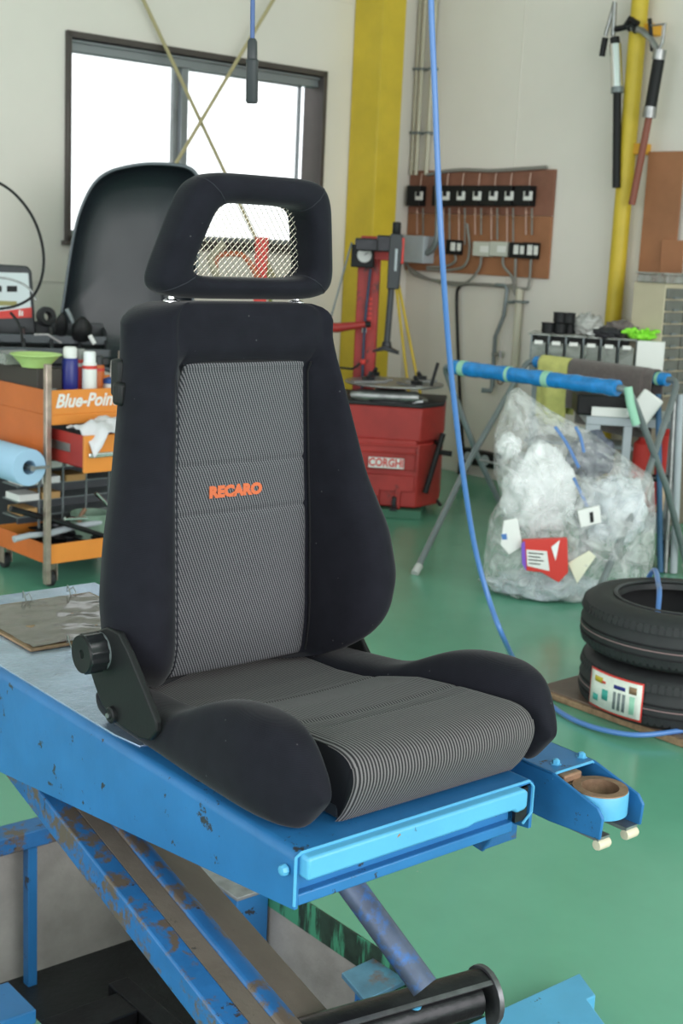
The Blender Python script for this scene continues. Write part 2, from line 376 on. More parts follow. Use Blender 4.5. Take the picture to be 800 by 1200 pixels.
# window: deep bronze frame, two sliding sashes, roller box, outside light
m = MB(); t = .05
m.box((WX0, -.03, WZ0), (WX0+.028, .16, WZ1)); m.box((WX1-.035, -.03, WZ0), (WX1, .16, WZ1))
m.box((WX0, -.03, WZ1-.035), (WX1, .16, WZ1)); m.box((WX0, -.03, WZ0), (WX1, .16, WZ0+.03))
win = struct('window_1', m, brownframe, bevel=.004)
def wpart(name, mb, mt, **kw): return child(win, name, mb, mt, **kw)
m = MB(); m.box((WX0+.03, .02, WZ1-.10), (WX1-.035, .10, WZ1-.035)); m.box((WX0+.03, .0, WZ1-.055), (WX1-.035, .025, WZ1-.04)); wpart('head_rail', m, alu, bevel=.003)
for a, b, yy in ((WX0+.03, -1.87, .03), (-1.95, WX1-.13, .07)):
    m = MB(); m.box((a, yy, WZ0+.03), (a+.05 if a > -2.5 else a+.015, yy+.03, WZ1-.09)); m.box((b-.05 if b < -1.5 else b-.012, yy, WZ0+.03), (b, yy+.03, WZ1-.09)); m.box((a, yy, WZ0+.03), (b, yy+.03, WZ0+.06)); m.box((a, yy, WZ1-.105), (b, yy+.03, WZ1-.09))
    sash = wpart('sash', m, alu, bevel=.003)
    gm = bpy.data.materials.get('window_glass')
    if not gm:
        gm = bpy.data.materials.new('window_glass'); gm.use_nodes = True; N = gm.node_tree.nodes; K = gm.node_tree.links; N.clear()
        o_ = N.new('ShaderNodeOutputMaterial'); tr = N.new('ShaderNodeBsdfTransparent'); gl = N.new('ShaderNodeBsdfGlossy'); gl.inputs['Roughness'].default_value = .02
        fr_ = N.new('ShaderNodeFresnel'); mx_ = N.new('ShaderNodeMixShader'); K.new(fr_.outputs[0], mx_.inputs[0]); K.new(tr.outputs[0], mx_.inputs[1]); K.new(gl.outputs[0], mx_.inputs[2]); K.new(mx_.outputs[0], o_.inputs[0])
    child(sash, 'pane', MB().box((a+.012, yy+.012, WZ0+.04), (b-.01, yy+.017, WZ1-.1)), gm, smooth=None)
m = MB(); m.box((WX1-.13, .06, WZ0+.03), (WX1-.036, .14, WZ1-.05)); m2 = MB().box((WX0-.02, -.05, WZ0-.025), (WX1+.02, 0, WZ0)); wpart('sill', m2, brownframe, bevel=.003)
# neighbour's ribbed shed wall outside, pale in the daylight
shed = Thing('neighbour_shed', 'very pale ribbed shed wall standing outside the left window pane', 'building', R, (-3.2, 2.6, 0))
m = MB(); rows = []
for i in range(61):
    x = -6.2+i*.075; rows.append((x, 2.6-.03*(i % 4 in (1, 2))))
m.add([(x, y, 0) for x, y in rows]+[(x, y, 2.75) for x, y in rows]+[(x, 2.75, 0) for x, y in rows]+[(x, 2.75, 2.75) for x, y in rows], [(i, i+1, 62+i, 61+i) for i in range(60)]+[(122+i, 123+i, 184+i, 183+i) for i in range(60)]+[(61+i, 62+i, 184+i, 183+i) for i in range(60)])
shedm = mat('sunlit_shed_paint', (.86, .80, .78), .8); shed.part('ribbed_wall', m, shedm, smooth=None)
shed.part('roof_edge', MB().box((-6.3, 2.5, 2.75), (-1.6, 2.9, 2.83)), shedm, bevel=.01)
# corner column, yellow H-section
col = Thing('steel_column', 'broad yellow painted steel column standing in the far room corner', 'column', R, (-.5, -.12, 0))
m = MB(); m.box((-.60, -.27, 0), (-.40, -.255, H)); m.box((-.60, -.02, 0), (-.40, -.005, H)); m.box((-.60, -.255, 0), (-.588, -.02, H)); m.box((-.412, -.255, 0), (-.40, -.02, H)); col.part('column_shaft', m, yellow, bevel=.003)
col.part('base_plate', MB().box((-.66, -.32, 0), (-.34, -.005, .015)), yellow)
# crossing tension rods over the window
for (a, b), lab in ((((168, 0), (300, 280)), 'thin tan tie rod slanting down to the right across the window'), (((320, 0), (208, 188)), 'thin tan tie rod slanting down to the left across the window')):
    d = .06 if a[0] == 168 else .10
    A = on(R, 1, -d, *a); B = on(R, 1, -d, *b); D = (B-A)
    A2 = A-D*.55; k = .25 if a[0] == 168 else .8; B2 = B+D*k
    rodm = MT.get('rod_tan') or mat('rod_tan', (.42, .36, .20), .6)
    solo('tie_rod', lab, 'rod', MB().tube([A2-B2, (0, 0, 0)], .011, 8), rodm, Frame(R.w(B2), R.a), smooth=.7)

# ================================================================== SCISSOR LIFT
lift = Thing('scissor_lift', 'blue painted scissor lift with chipped sloping side rail carrying the seat', 'vehicle lift', L, (.22, .6, PB))
PW = .437; PL = 1.283
# deck body: rounded left shoulder, folded side skirt, tapering depth
def depth(v): return .077+.128*max(0, v)
m = MB(); rings = []
for v in [0, .005]+[PL*i/24 for i in range(1, 25)]:
    d = depth(v); r = .014
    top = [(-.0, -d), (0, -r)]+[(r-r*math.cos(a), -r+r*math.sin(a)) for a in (.4, .8, 1.2, 1.57)]+[(PW-r, 0)]+[(PW-r+r*math.sin(a), -r+r*math.cos(a)) for a in (.4, .8, 1.2, 1.57)]+[(PW, -d)]
    inn = [(PW-.006, -d), (PW-.006, -.008), (.006, -.008), (.006, -d)]
    rings.append([(x, v, z) for x, z in top+inn])
m.loft(rings, caps=False)
n = len(rings[0])
m.add([rings[0][i] for i in range(n)], [(0, 1, n-2, n-1), (1, 2, 3, 4, 5, 6, 7, 8, n-3, n-2), (7, 8, 9, 10, 11, n-4, n-3), ])
m.add([rings[-1][i] for i in range(n)], [(0, 1, n-2, n-1), (1, 2, 3, 4, 5, n-3), (n-4, 7, 8, 9, 10, 11), (5, 6, n-4, n-3)])
lift.part('platform_shell', m, blue, smooth=.9)
m = MB().prism([(.02, .41), (.13, .392), (.43, .392), (.43, PL), (.012, PL), (.012, .47)], 2, -.002, .0025); lift.part('deck_plate', m, deck, bevel=.001)
# front closing: lower flange, bumper bar
m = MB(); m.box((.006, .0, -.074), (PW-.04, .05, -.058)); m.box((.006, .012, -.06), (.40, .02, -.008)); lift.part('front_flange', m, blue, bevel=.002)
m = MB(); m.prism([(.006, -.033), (.006, -.003), (.012, .002-.004), (.398, -.002), (.406, -.008), (.406, -.030), (.400, -.034), (.385, -.036), (.378, -.030), (.30, -.030), (.288, -.033)], 1, -.018, .013)
lift.part('bumper_bar', m, blue_light, bevel=.004, seg=3)
m = MB(); m.tube([(0, 0, -.072), (0, 0, -.006), (.008, 0, -.0015), (PW-.012, 0, -.0015), (PW-.002, 0, -.012), (PW-.002, 0, -.052), (PW-.02, 0, -.066)], .0022, 6); lift.part('front_lip', m, blue_light)
p = on(L, 0, 0, 337, 1018)
m = MB().lathe((-.012, p.y, p.z), [(.0, 0), (.006, .001), (.0075, .004), (.0075, .009), (.004, .012), (.004, .02)], 8, (1, 0, 0)); lift.part('side_bolt', m, blue_light)
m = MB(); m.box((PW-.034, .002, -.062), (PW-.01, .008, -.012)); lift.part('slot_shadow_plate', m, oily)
# scissor arms, slope .265 in (v,w)
sl = .266
def arm(name, ua, ub, v0, w0, v1, th, mt, mtop=None):
    m = MB(); w1 = w0+(v1-v0)*sl; m.prism([(v0, w0), (v1, w1), (v1, w1-th), (v0, w0-th)], 0, ua, ub); return lift.part(name, m, mt, bevel=.004)
A0 = -.193-.755*sl     # arm top line at u=.03: w = A0 + sl*v
arm('scissor_arm', .028, .068, -.02, A0-.02*sl+.0, 1.15, .052, blue_worn)
m = MB(); m.prism([(-.05, A0-.05*sl+.001), (1.15, A0+1.15*sl+.001), (1.15, A0+1.15*sl-.004), (-.05, A0-.05*sl-.004)], 0, .066, .098); lift.part('arm_web', m, grime)
m = MB(); rr = []
for v in (-.1, 1.1):
    w = A0+sl*v-.004; rr.append([(.096, v, w-.05), (.096, v, w), (.104, v, w+.010), (.122, v, w+.010), (.140, v, w-.002), (.140, v, w-.05)])
m.loft(rr); lift.part('scissor_arm', m, blue_worn, bevel=.003)
tl, tr_, bl_, br_ = on(L, 0, .142, 136, 968), on(L, 0, .315, 232, 1012), on(L, 0, .142, 290, 1200), on(L, 0, .315, 390, 1190)
m = MB(); rr = []
for i in range(13):
    k_ = -.12+1.45*i/12; a = tl+(bl_-tl)*k_; b = tr_+(br_-tr_)*k_; rr.append([a, a+(b-a)*.5, b, b-V3((0, 0, .03)), a+(b-a)*.5-V3((0, 0, .03)), a-V3((0, 0, .03))])
m.loft(rr); lift.part('arm_cover', m, grime, smooth=.5, bevel=.002)
# cylinder towards lower right
a = on(L, 0, .35, 398, 1020); b = on(L, 0, .40, 500, 1160)
m = MB().tube([a+(a-b)*.3, b-(b-a)*.02], .0225, 20); lift.part('hydraulic_cylinder', m, steel_blue)
# pivot tube with cupped end, black and oily
a = on(L, 2, -.50, 400, 1215); b = on(L, 2, -.50, 568, 1166); d = (b-a).normalized()
m = MB().tube([a-d*.25, b-d*.02], .030, 24); lift.part('pivot_tube', m, oily)
up = V3((0, 0, 1)); sd = d.cross(up).normalized()      # sd points to the viewer
if sd.dot(L.l(CAM)-b) < 0: sd = -sd
def arcring(t_, r0, r1, a0, a1):
    cc = b+d*t_; return [cc+sd*math.cos(x)*q+up*math.sin(x)*q for q, rng in ((r1, range(17)), (r0, range(16, -1, -1))) for x in [a0+(a1-a0)*k/16 for k in rng]]
m = MB(); m.loft([arcring(t_, .041, .046, math.radians(55), math.radians(215)) for t_ in (-.45, 0)]); lift.part('channel_guard', m, oily)
m = MB(); m.loft([arcring(t_, .038, .052, math.radians(-70), math.radians(215)) for t_ in (-.006, .004)]); lift.part('guard_flange', m, mat('edge_worn_steel', (.16, .16, .17), .35, .7, var=.3, vscale=30), bevel=.001)
m = MB(); m.loft([arcring(t_, .0415, .0475, math.radians(52), math.radians(62)) for t_ in (-.45, 0)]); lift.part('guard_edge', m, MT['edge_worn_steel'])
for k in range(3):
    pass
m = MB(); m.lathe(a+d*.13+up*.024+sd*.016, [(0, 0), (.009, .002), (.010, .006), (0, .008)], 10); lift.part('paint_spot', m, blue_light)
# small worn plate on a post
cs = [on(L, 2, -.78, *q) for q in ((400, 1140), (442, 1120), (476, 1148), (428, 1172))]
m = MB().add([c for c in cs]+[c-V3((0, 0, .012)) for c in cs], [(0, 1, 2, 3), (7, 6, 5, 4), (0, 4, 5, 1), (1, 5, 6, 2), (2, 6, 7, 3), (3, 7, 4, 0)])
lift.part('stop_plate', m, mat('worn_blue_plate', (.12, .28, .42), .4, .3, var=.3, vscale=12, chips=[((.22, .13, .09), .78, 14, .15, (1, 1, 1))]), bevel=.002)
c0 = sum(cs, V3())/4; m = MB(); m.box((c0.x-.03, c0.y-.03, PB), (c0.x+.02, c0.y+.02, -.792)); lift.part('stop_post', m, blue_worn)
m = MB(); m.box((.15, -.35, PB), (.75, .45, PB+.06)); m.box((.14, -.6, PB), (.2, 1.5, PB+.07)); m.box((.60, -.6, PB), (.66, 1.5, PB+.07)); m.box((.2, 1.35, PB), (.6, 1.45, PB+.07)); m.box((.38, .08, PB+.05), (.52, .24, -.60)); lift.part('base_frame', m, oily, bevel=.004)
# swinging pad arm at right
sub_e = None
BU0, BU1 = .508, .606
m = MB(); zt = -.018; vp_ = [(.026, zt), (.42, zt), (.42, zt-.075), (.03, zt-.075)]
pe = [on(L, 0, BU0, *q) for q in ((648, 907), (700, 947), (706, 960), (702, 985))]
side = [(pe[0].y, zt), (.42, zt), (.42, zt-.075), (pe[0].y, zt-.078), (pe[3].y, pe[3].z), (pe[2].y, pe[2].z), (pe[1].y, pe[1].z)]
m.prism(side, 0, BU0, BU0+.005); lift.part('pad_arm_cheek', m, mat('blue_paint_scuffed', (.024, .155, .385), .38, var=.2, vscale=10, chips=[((.03, .035, .045), .88, 50, .03, (1, 1, 1))]), bevel=.002)
m = MB().prism(side, 0, BU1-.005, BU1); lift.part('pad_arm_cheek', m, blue, bevel=.002)
m = MB().box((BU0, pe[0].y, zt-.005), (BU1, .42, zt)); top = lift.part('pad_arm_top', m, blue, bevel=.002)
m = MB().tube([(BU0+.002, pe[0].y, zt-.010), (BU0+.002, pe[0].y, zt-.004), (BU0+.008, pe[0].y, zt-.001), (BU1-.008, pe[0].y, zt-.001), (BU1-.002, pe[0].y, zt-.006), (BU1-.002, pe[0].y, zt-.02)], .0022, 6); lift.part('arm_mouth_lip', m, blue_light)
for q in ((651, 895), (681, 887)):
    p = on(L, 2, zt, *q); m = MB().lathe((p.x, p.y, zt), [(.009, 0), (.009, .001), (.0062, .001), (.0062, .006), (.004, .008), (0, .009)], 6); lift.part('arm_bolt', m, blue_light)
for x in (BU0+.004, BU1-.03):
    m = MB().box((x, pe[3].y+.005, pe[3].z-.006), (x+.026, .1, pe[3].z)); lift.part('arm_flange', m, steel)
    m = MB().lathe((x+.013, pe[3].y+.008, pe[3].z-.012), [(0, -.0135), (.0075, -.013), (.0085, -.010), (.0085, .010), (.0075, .013), (0, .0135)], 14, (1, 0, 0)); lift.part('nylon_roller', m, mat('yellowed_nylon', (.62, .55, .42), .4))
rc = on(L, 0, .556, 703, 923); ringz = rc.z
m = MB().ring((rc.x, rc.y, ringz-.031), [(.029, -.004), (.043, -.004), (.043, .028), (.0415, .031), (.0305, .031), (.029, .028)], 48); ring = lift.part('pad_ring', m, [blue_light], smooth=.6)
m = MB().ring((rc.x, rc.y, ringz), [(.0283, -.034), (.0293, -.034), (.0293, .0), (.0418, .0), (.0415, .0018), (.0283, .0018)], 48); lift.part('ring_face', m, rusty, smooth=.6)
m = MB(); m.box((rc.x-.03, rc.y+.038, ringz-.03), (rc.x+.02, rc.y+.12, ringz-.002)); m.box((rc.x-.035, rc.y+.040, ringz-.002), (rc.x+.005, rc.y+.06, ringz+.012)); lift.part('ring_stem', m, rusty, bevel=.003)
m = MB(); m.box((PW-.02, .10, -.10), (BU0+.02, .30, -.05)); m.prism([(.02, -.062), (.16, -.062), (.16, -.12), (.06, -.13)], 0, .40, .407); m.box((.40, .055, -.125), (.47, .062, -.06)); lift.part('arm_bracket', m, blue_worn, bevel=.002)
# pit edge steelwork
pf = Thing('pit_edge_frame', 'blue steel edge rail with upright along the rear of the pit', 'frame', L, (.2, PV1-.03, PB))
pf.part('edge_rail', MB().box((PUL, PV1-.075, FZ-.045), (.70, PV1-.001, FZ+.002)), blue_worn, bevel=.004)
p = on(L, 1, PV1-.05, 36, 1000); pf.part('upright', MB().box((p.x-.012, PV1-.06, PB), (p.x+.014, PV1-.03, FZ-.045)), blue, bevel=.002)
pb = Thing('pit_bracket', 'blue steel bracket box on the right pit edge under the platform', 'bracket', L, (.79, 1.2, PB))
pb.part('bracket_top', MB().box((.735, 1.14, FZ-.03), (.838, 1.32, FZ-.02)), mat('worn_zinc_top', (.30, .31, .32), .5, .4, var=.3, vscale=20), bevel=.002)
pb.part('bracket_body', MB().box((.74, 1.145, PB), (.832, 1.31, FZ-.03)), blue, bevel=.003)
# near-left kerb beam and cover
cs = [on(L, 2, -.70, *q) for q in ((26, 1166), (0, 1146))]
ke = cs[0]
solo('kerb_beam', 'short blue kerb beam at the pit edge, lower left corner', 'beam', MB().box((-.9, .0, 0), (0, -.12, -.03)).box((-.9, -.03, -.05), (-.01, -.09, -.03)), blue, L, (0, 0, 0), bevel=.003).location = L.w((ke.x, ke.y+.06, -.70))
# ramp plate lower right
rz_ = -.70; q = [on(L, 2, rz_, *c) for c in ((548, 1200), (679, 1140), (698, 1166), (688, 1171), (720, 1215), (640, 1260))]
m = MB(); n = len(q); m.add([c-q[0] for c in q]+[c-q[0]-V3((0, 0, .05)) for c in q], [tuple(range(n)), tuple(range(2*n-1, n-1, -1))]+[(i, (i+1) % n, n+(i+1) % n, n+i) for i in range(n)])
o = solo('ramp_flap', 'light blue notched steel ramp flap lying at the near pit edge', 'ramp', m, blue_light, Frame(L.w(q[0]), L.a), bevel=.003)
# plastic wrapped board on the deck
mt_ = [on(L, 2, .0, *c) for c in ((37, 765), (83, 758))]
bd = Thing('wrapped_board', 'brown board in crinkled clear wrap lying on the blue deck behind the seat', 'board', L, (.2, 1.0, .0035))
bd.part('board', MB().box((.088, .90, .0035), (.372, 1.20, .008)), wood_edge, bevel=.001)
m = MB(); rows = []
for i in range(25):
    rows.append([(.096+.268*j/24, .908+.284*i/24, .0095+.0022*noise.noise(V3((i*.5, j*.3, 0)))+.0006*math.sin(i*.9+j*.3)) for j in range(25)])
m.grid(rows); wrapm = mat('brown_crinkled_wrap', (.085, .072, .052), .24, var=.3, vscale=18, bump=.3, bscale=30, coat=.5); bd.part('crinkled_wrap', m, wrapm)
for (x, y) in ((.12, 1.205), (.22, 1.205), (.32, 1.205), (.15, .885)):
    bd.part('wire_clip', MB().tube([(x, y-.02, .012), (x+.003, y, .028), (x+.010, y+.016, .009), (x+.016, y, .022), (x+.016, y-.012, .012)], .0012, 6), steel)

# ================================================================== CAR SEAT
CX = .262
seat = Thing('car_seat', 'black bucket seat with grey striped centre panels and mesh headrest window on the lift', 'car seat', L, (CX, .3, 0))
#      w    P    vp    Rs   vr    Ro   vo    W    vW   Wr   vR
BT = [(.050, .150, .530, .156, .505, .168, .505, .178, .525, .160, .570),
      (.062, .152, .527, .160, .480, .182, .475, .198, .500, .168, .585),
      (.080, .153, .526, .164, .450, .205, .443, .226, .480, .172, .595),
      (.105, .154, .525, .168, .428, .226, .418, .250, .465, .176, .600),
      (.140, .154, .525, .174, .412, .240, .402, .269, .455, .178, .605),
      (.200, .151, .525, .180, .405, .246, .396, .277, .455, .176, .610),
      (.280, .145, .522, .174, .418, .236, .410, .264, .468, .170, .615),
      (.370, .136, .520, .163, .440, .206, .438, .232, .495, .160, .618),
      (.480, .127, .518, .150, .460, .182, .462, .206, .520, .150, .620),
      (.545, .120, .514, .144, .478, .171, .481, .196, .535, .144, .622),
      (.560, .119, .500, .140, .480, .168, .486, .194, .540, .143, .622),
      (.575, .118, .486, .138, .484, .166, .490, .192, .545, .142, .622),
      (.600, .118, .486, .138, .488, .162, .494, .190, .550, .140, .622)]
NS = 17
def bsec(w, shrink=0):
    P, vp, Rs, vr, Ro, vo, W, vW, Wr, vR = smooth_interp(BT, w, .016 if .08 < w < .53 else .007)
    half = [(0, vp+.004), (P*.55, vp+.003), (P-.004, vp), (P+.006, vp-.012 if w < .55 else vp), (Rs, vr+.012*max(0, min(1, (.58-w)/.08))), ((Rs+Ro)/2, min(vr, vo)-.006), (Ro, vo+.003), (W, vW), ((W+Wr)/2+.010, (vW+vR)/2+.012), (Wr, vR), (Wr*.55, vR+.015), (0, vR+.018)]
    pts = spline(half, 34); full = [(x, v) for x, v in pts]+[(-x, v) for x, v in pts[-2:0:-1]]
    if shrink:
        cv = .56; full = [(x*(1-shrink), cv+(v-cv)*(1-shrink*1.1)) for x, v in full]
    return full
m = MB(); rr = []
hs = [(.047, .5), (.0475, .25), (.050, .06)]+[(.052+.576*i/60, 0) for i in range(61)]+[(.636, .02), (.642, .055), (.6465, .11), (.649, .2), (.650, .45)]
for w, sh in hs:
    ww = w
    rr.append([(CX+x, v, ww) for x, v in bsec(ww, sh)])
# corner rounding of the shoulders: lower the top where |x| is large
for ring_ in rr:
    for i, (x, v, w) in enumerate(ring_):
        if w > .57:
            e = max(0, (abs(x-CX)-.10)/.09); t_ = (w-.57)/.08; ring_[i] = (x, v, w-.022*e*e*t_-.006*t_*max(0, (v-.5)/.13))
m.loft(rr); back = seat.part('backrest', m, seat_black, smooth=4)
# centre panel of the backrest with two stitched cross seams
def groove(w, at_, d=.0035, s=.004): return sum(d*math.exp(-((w-a)/s)**2) for a in at_)
m = MB(); rows = []
for i in range(130):
    w = .052+(.556-.052)*i/129; P, vp = interp(BT, w)[:2]; g = groove(w, (.315, .395)); row = []
    for j in range(25):
        t_ = -1+j/12; e = max(0, abs(t_)-.9)/.1; e2 = max(0, (w-.545)/.011)
        row.append((CX+t_*(P+.002), vp-.004+.004*t_*t_-.004+g+.010*e*e+.008*e2*e2, w))
    rows.append(row)
m.grid(rows); pan = seat.part('backrest_panel', m, insert_back, smooth=4, solid=.003)
# piping round the panel and bolster seams
for s_ in (-1, 1):
    m = MB(); m.tube([(CX+s_*(interp(BT, w)[0]+.003), interp(BT, w)[1]-.006, w) for w in [.055+.5*i/30 for i in range(31)]], .0018, 6); seat.part('panel_piping', m, thread)
    def rp(w):
        P, vp, Rs, vr, Ro, vo = interp(BT, w)[:6]; return (CX+s_*(Rs+.004), vr+.0005, w)
    m = MB(); m.tube([rp(.075+.55*i/40) for i in range(41)], .0012, 6)
    if s_ < 0: seat.part('bolster_seam', m, mat('seam_thread', (.018, .019, .027), .9) if 'seam_thread' not in MT else MT['seam_thread'])
m = MB().tube([(CX-.122, .506, .557), (CX, .504, .558), (CX+.122, .506, .557)], .0018, 6); seat.part('panel_piping', m, thread)
lc = on(L, 1, .512, 275.5, 577)
lo = lettering(seat.e, 'RECARO', (lc.x-CX, .5105-.3, lc.z), (1, 0, -.01), (0, .02, 1), .030, orange_thread, 'embroidered_lettering', extrude=.0006, bold=.0021, xs=1.0)
bpy.context.view_layer.update()
wdt = lo.dimensions.x; k_ = .103/wdt; lo.scale = (k_, .80, 1)
# side handle on the backrest (black lever pad)
m = MB(); m.box((.052, .538, .490), (.074, .562, .525)); m.box((.062, .556, .50), (.084, .585, .558)); seat.part('side_handle', m, blackp, bevel=.006, seg=3)
# headrest ring with window
def outer(t_):   # superellipse trapezoid, leaning forward at the top
    c_, s_ = math.cos(t_), math.sin(t_); e = .34
    x = math.copysign(abs(c_)**e, c_); y = math.copysign(abs(s_)**e, s_)
    hw = .150-.026*y; return x*hw+.004, .747+y*.095
def inner(t_):
    c_, s_ = math.cos(t_), math.sin(t_); e = .33
    x = math.copysign(abs(c_)**e, c_); y = math.copysign(abs(s_)**e, s_)
    hw = .100-.018*y; return x*hw+.004, .742+y*.056
def lean(w): return .500-(w-.65)*.24
m = MB(); rr = []; NH = 96
for k in range(NH):
    t_ = 2*PI*(k+.5)/NH; ox, ow = outer(t_); ix, iw = inner(t_); ring_ = []
    for j in range(20):
        a = 2*PI*j/20; e = .62; ca, sa = math.cos(a), math.sin(a)
        ra = math.copysign(abs(ca)**e, ca)*.5+.5; dv = math.copysign(abs(sa)**e, sa)*.040
        dv = dv*(1-.25*(ra > .5)*(2*ra-1)) if dv < 0 else dv
        x = ix+(ox-ix)*ra; w = iw+(ow-iw)*ra; ring_.append((CX+.004+x, lean(w)+.045+dv, w))
    rr.append(ring_)
rr.append(rr[0]); m.loft(rr, caps=False); hr = seat.part('headrest', m, seat_black, smooth=4)
# corner seams on the headrest
for sx in (-1, 1):
    for sy, (o_, i_) in ((1, (.98, .72)), (-1, (.98, .72))):
        t_ = (PI/4 if sy > 0 else -PI/4) if sx > 0 else (3*PI/4 if sy > 0 else -3*PI/4)
        ox, ow = outer(t_); ix, iw = inner(t_); pts = []
        for j in range(9):
            a = PI+PI*j/8; ca, sa = math.cos(a), math.sin(a); ra = math.copysign(abs(ca)**.62, ca)*.5+.5; dv = -abs(sa)**.62*.0405; dv *= (1-.25*(ra > .5)*(2*ra-1))
            x = ix+(ox-ix)*ra; w = iw+(ow-iw)*ra; pts.append((CX+.004+x, lean(w)+.045+dv, w))
        m = MB().tube(pts, .0009, 5); seat.part('headrest_seam', m, MT['seam_thread'])
# diamond wire mesh across the window
m = MB(); p_ = .0105; wc = .742
def inside(x, w):
    y = (w-wc)/.058
    return abs(y) < 1 and abs(x-.004) < .102-.018*y
for sgn in (-1, 1):
    for k in range(-30, 31):
        c_ = k*p_; seg = []
        for i in range(121):
            w = wc-.06+.12*i/120; x = c_+sgn*(w-wc)*.85
            if inside(x, w): seg.append((CX+.004+x, lean(w)+.052+.0008*sgn, w))
        if len(seg) > 4: m.tube([seg[0], seg[-1]], .00050, 4)
seat.part('headrest_mesh', m, wire, kind='stuff')
for (px, py) in ((203, 353), (349, 357)):
    p = on(L, 1, .545, px, py); m = MB().tube([(p.x, .55, .60), (p.x, .55, .68)], .0055, 14); seat.part('headrest_post', m, chrome)
    m = MB().lathe((p.x, .55, .6465), [(.013, 0), (.013, .002), (.008, .004)], 18); seat.part('post_collar', m, chrome)
# ---- cushion
#  bolster: v, top, outer, inner, bottom-inset
KT = [(-.026, .060, .224, .200), (-.012, .086, .234, .196), (0, .104, .241, .193), (.02, .122, .253, .188), (.04, .132, .262, .182), (.07, .138, .271, .174), (.10, .141, .277, .169), (.13, .141, .278, .167), (.18, .136, .276, .167), (.23, .122, .273, .167), (.27, .103, .270, .166), (.31, .082, .266, .165), (.36, .066, .262, .163), (.44, .057, .258, .160), (.52, .050, .252, .158), (.56, .045, .24, .165)]
for s_ in (-1, 1):
    m = MB(); rr = []
    vs = [-.0275, -.027, -.024, -.018, -.01]+[.0+.545*i/40 for i in range(41)]+[.552, .557, .559]
    for v in vs:
        T, Wo, Wi = smooth_interp(KT, v, .02)
        k = 1.0
        if v < 0: k = max(.12, math.sqrt(max(0, 1-((-v)/.0278)**2)))
        if v > .53: k = max(.2, math.sqrt(max(0, 1-((v-.53)/.03)**2)))
        cx_, hw = (Wo+Wi)/2, (Wo-Wi)/2; lo_ = 0.001; cz = .058 if v < .1 else .058-.02*min(1, (v-.1)/.3)
        pts = []
        for j in range(32):
            a = 2*PI*j/32; ca, sa = math.cos(a), math.sin(a); e = .72
            x = math.copysign(abs(ca)**e, ca)*hw; z = math.copysign(abs(sa)**e, sa)
            z = cz+(T-cz)*z if z > 0 else cz+(cz-lo_)*z
            if z < cz: x *= 1-.16*((cz-z)/cz)**2
            if z > .9*cz and T > .09: x = x*(1-.12*(z-.9*cz)/(T-.9*cz))
            x = x*(.35+.65*k) if k < 1 else x
            z = cz+(z-cz)*k
            # front face leans back to the foot
            vv = v
            if v < .05: vv = v+.034*max(0, (.05-z)/.05)*(1-(v+.0275)/.08)
            vv += .026*max(0, (.10-v)/.10)**.8 if v < .10 else 0
            pts.append((CX+s_*(cx_+x), vv, max(lo_, z)))
        rr.append(pts)
    m.loft(rr); seat.part('cushion_bolster', m, seat_black, smooth=4, sub=1)
    m = MB(); pts = []
    for v in [-.012+.5*i/30 for i in range(31)]:
        T, Wo, Wi = interp(KT, v); pts.append((CX+s_*(Wo-.028), v, T-.0045))
    #m.tube(pts, .0011, 5); seat.part('bolster_seam', m, MT['seam_thread'])
# insert
prof = spline([(.033, .002), (.020, .018), (.008, .040), (.0, .064), (.002, .082), (.012, .096), (.032, .103), (.06, .104)], 34)
prof += [(.06+.53*i/78, 0) for i in range(1, 79)]
TT = [(.06, .104), (.15, .097), (.24, .086), (.30, .070), (.37, .050), (.44, .042), (.52, .040), (.60, .038)]
m = MB(); rows = []
for i, (v, w) in enumerate(prof):
    if i >= 34: w = interp(TT, v)[0]
    g = groove(v, (.16, .345), .0035, .005) if v > .08 else 0
    row = []
    hw = .170 if v < .06 else .168
    for j in range(37):
        t_ = -1+j/18
        bul = -.010*(1-t_*t_)*math.sin(min(1, max(0, w/.1))*PI*.5) if i < 34 else 0
        e = max(0, abs(t_)-.93)/.07
        dip = -.006*(1-t_*t_) if v > .12 else 0
        row.append((CX+t_*hw, v+bul+(.004*e*e if i < 34 else 0), max(.001, w-g+dip-(.004*e*e if i > 20 else 0))))
    rows.append(row)
m.grid(rows)
seat.part('cushion_panel', m, insert_seat, smooth=4)
m = MB()   # gussets at both sides of the insert and the pan beneath
for s_ in (-1, 1):
    top_ = [(CX+s_*.1695, r[0][1]+.0015, r[0][2]) for r in rows]; bot = [(CX+s_*.158, max(p[1]+.004, .045), .001) for p in top_]
    m.loft([top_, bot], closed=False, caps=False)
seat.part('cushion_gusset', m, seat_black, smooth=4)
m = MB().box((CX-.16, .045, .0), (CX+.16, .55, .025)); seat.part('seat_pan', m, blackg, bevel=.003)
seat.e.location.z += .003
# recliner brackets, knob and pivot
bp_ = [(104, 782), (103, 760), (112, 742), (126, 737), (140, 744), (152, 768), (170, 812), (184, 848), (184, 860), (176, 870), (164, 868), (140, 852), (120, 828), (112, 806)]
poly = [(lambda p: (p.y, max(.004, p.z)))(on(L, 0, -.012, *c)) for c in bp_]
br = seat.part('recliner_bracket', MB().prism(poly, 0, -.014, -.003), blackp, bevel=.003, seg=3)
poly = [(lambda p: (p.y, max(.004, p.z)))(on(L, 0, .50, *c)) for c in ((398, 742), (410, 737), (420, 748), (440, 790), (448, 815), (440, 822), (425, 812), (400, 775))]
seat.part('recliner_bracket', MB().prism(poly, 0, .50, .511), blackp, bevel=.003, seg=3)
kc = on(L, 0, -.03, 108, 767)
m = MB(); n_ = 60
prof_ = []
for i in range(n_):
    a = 2*PI*i/n_; r = .0305*(1-.055*(1 if math.cos(a*12) > .2 else 0)); prof_.append((kc.y+r*math.cos(a), kc.z+r*math.sin(a)))
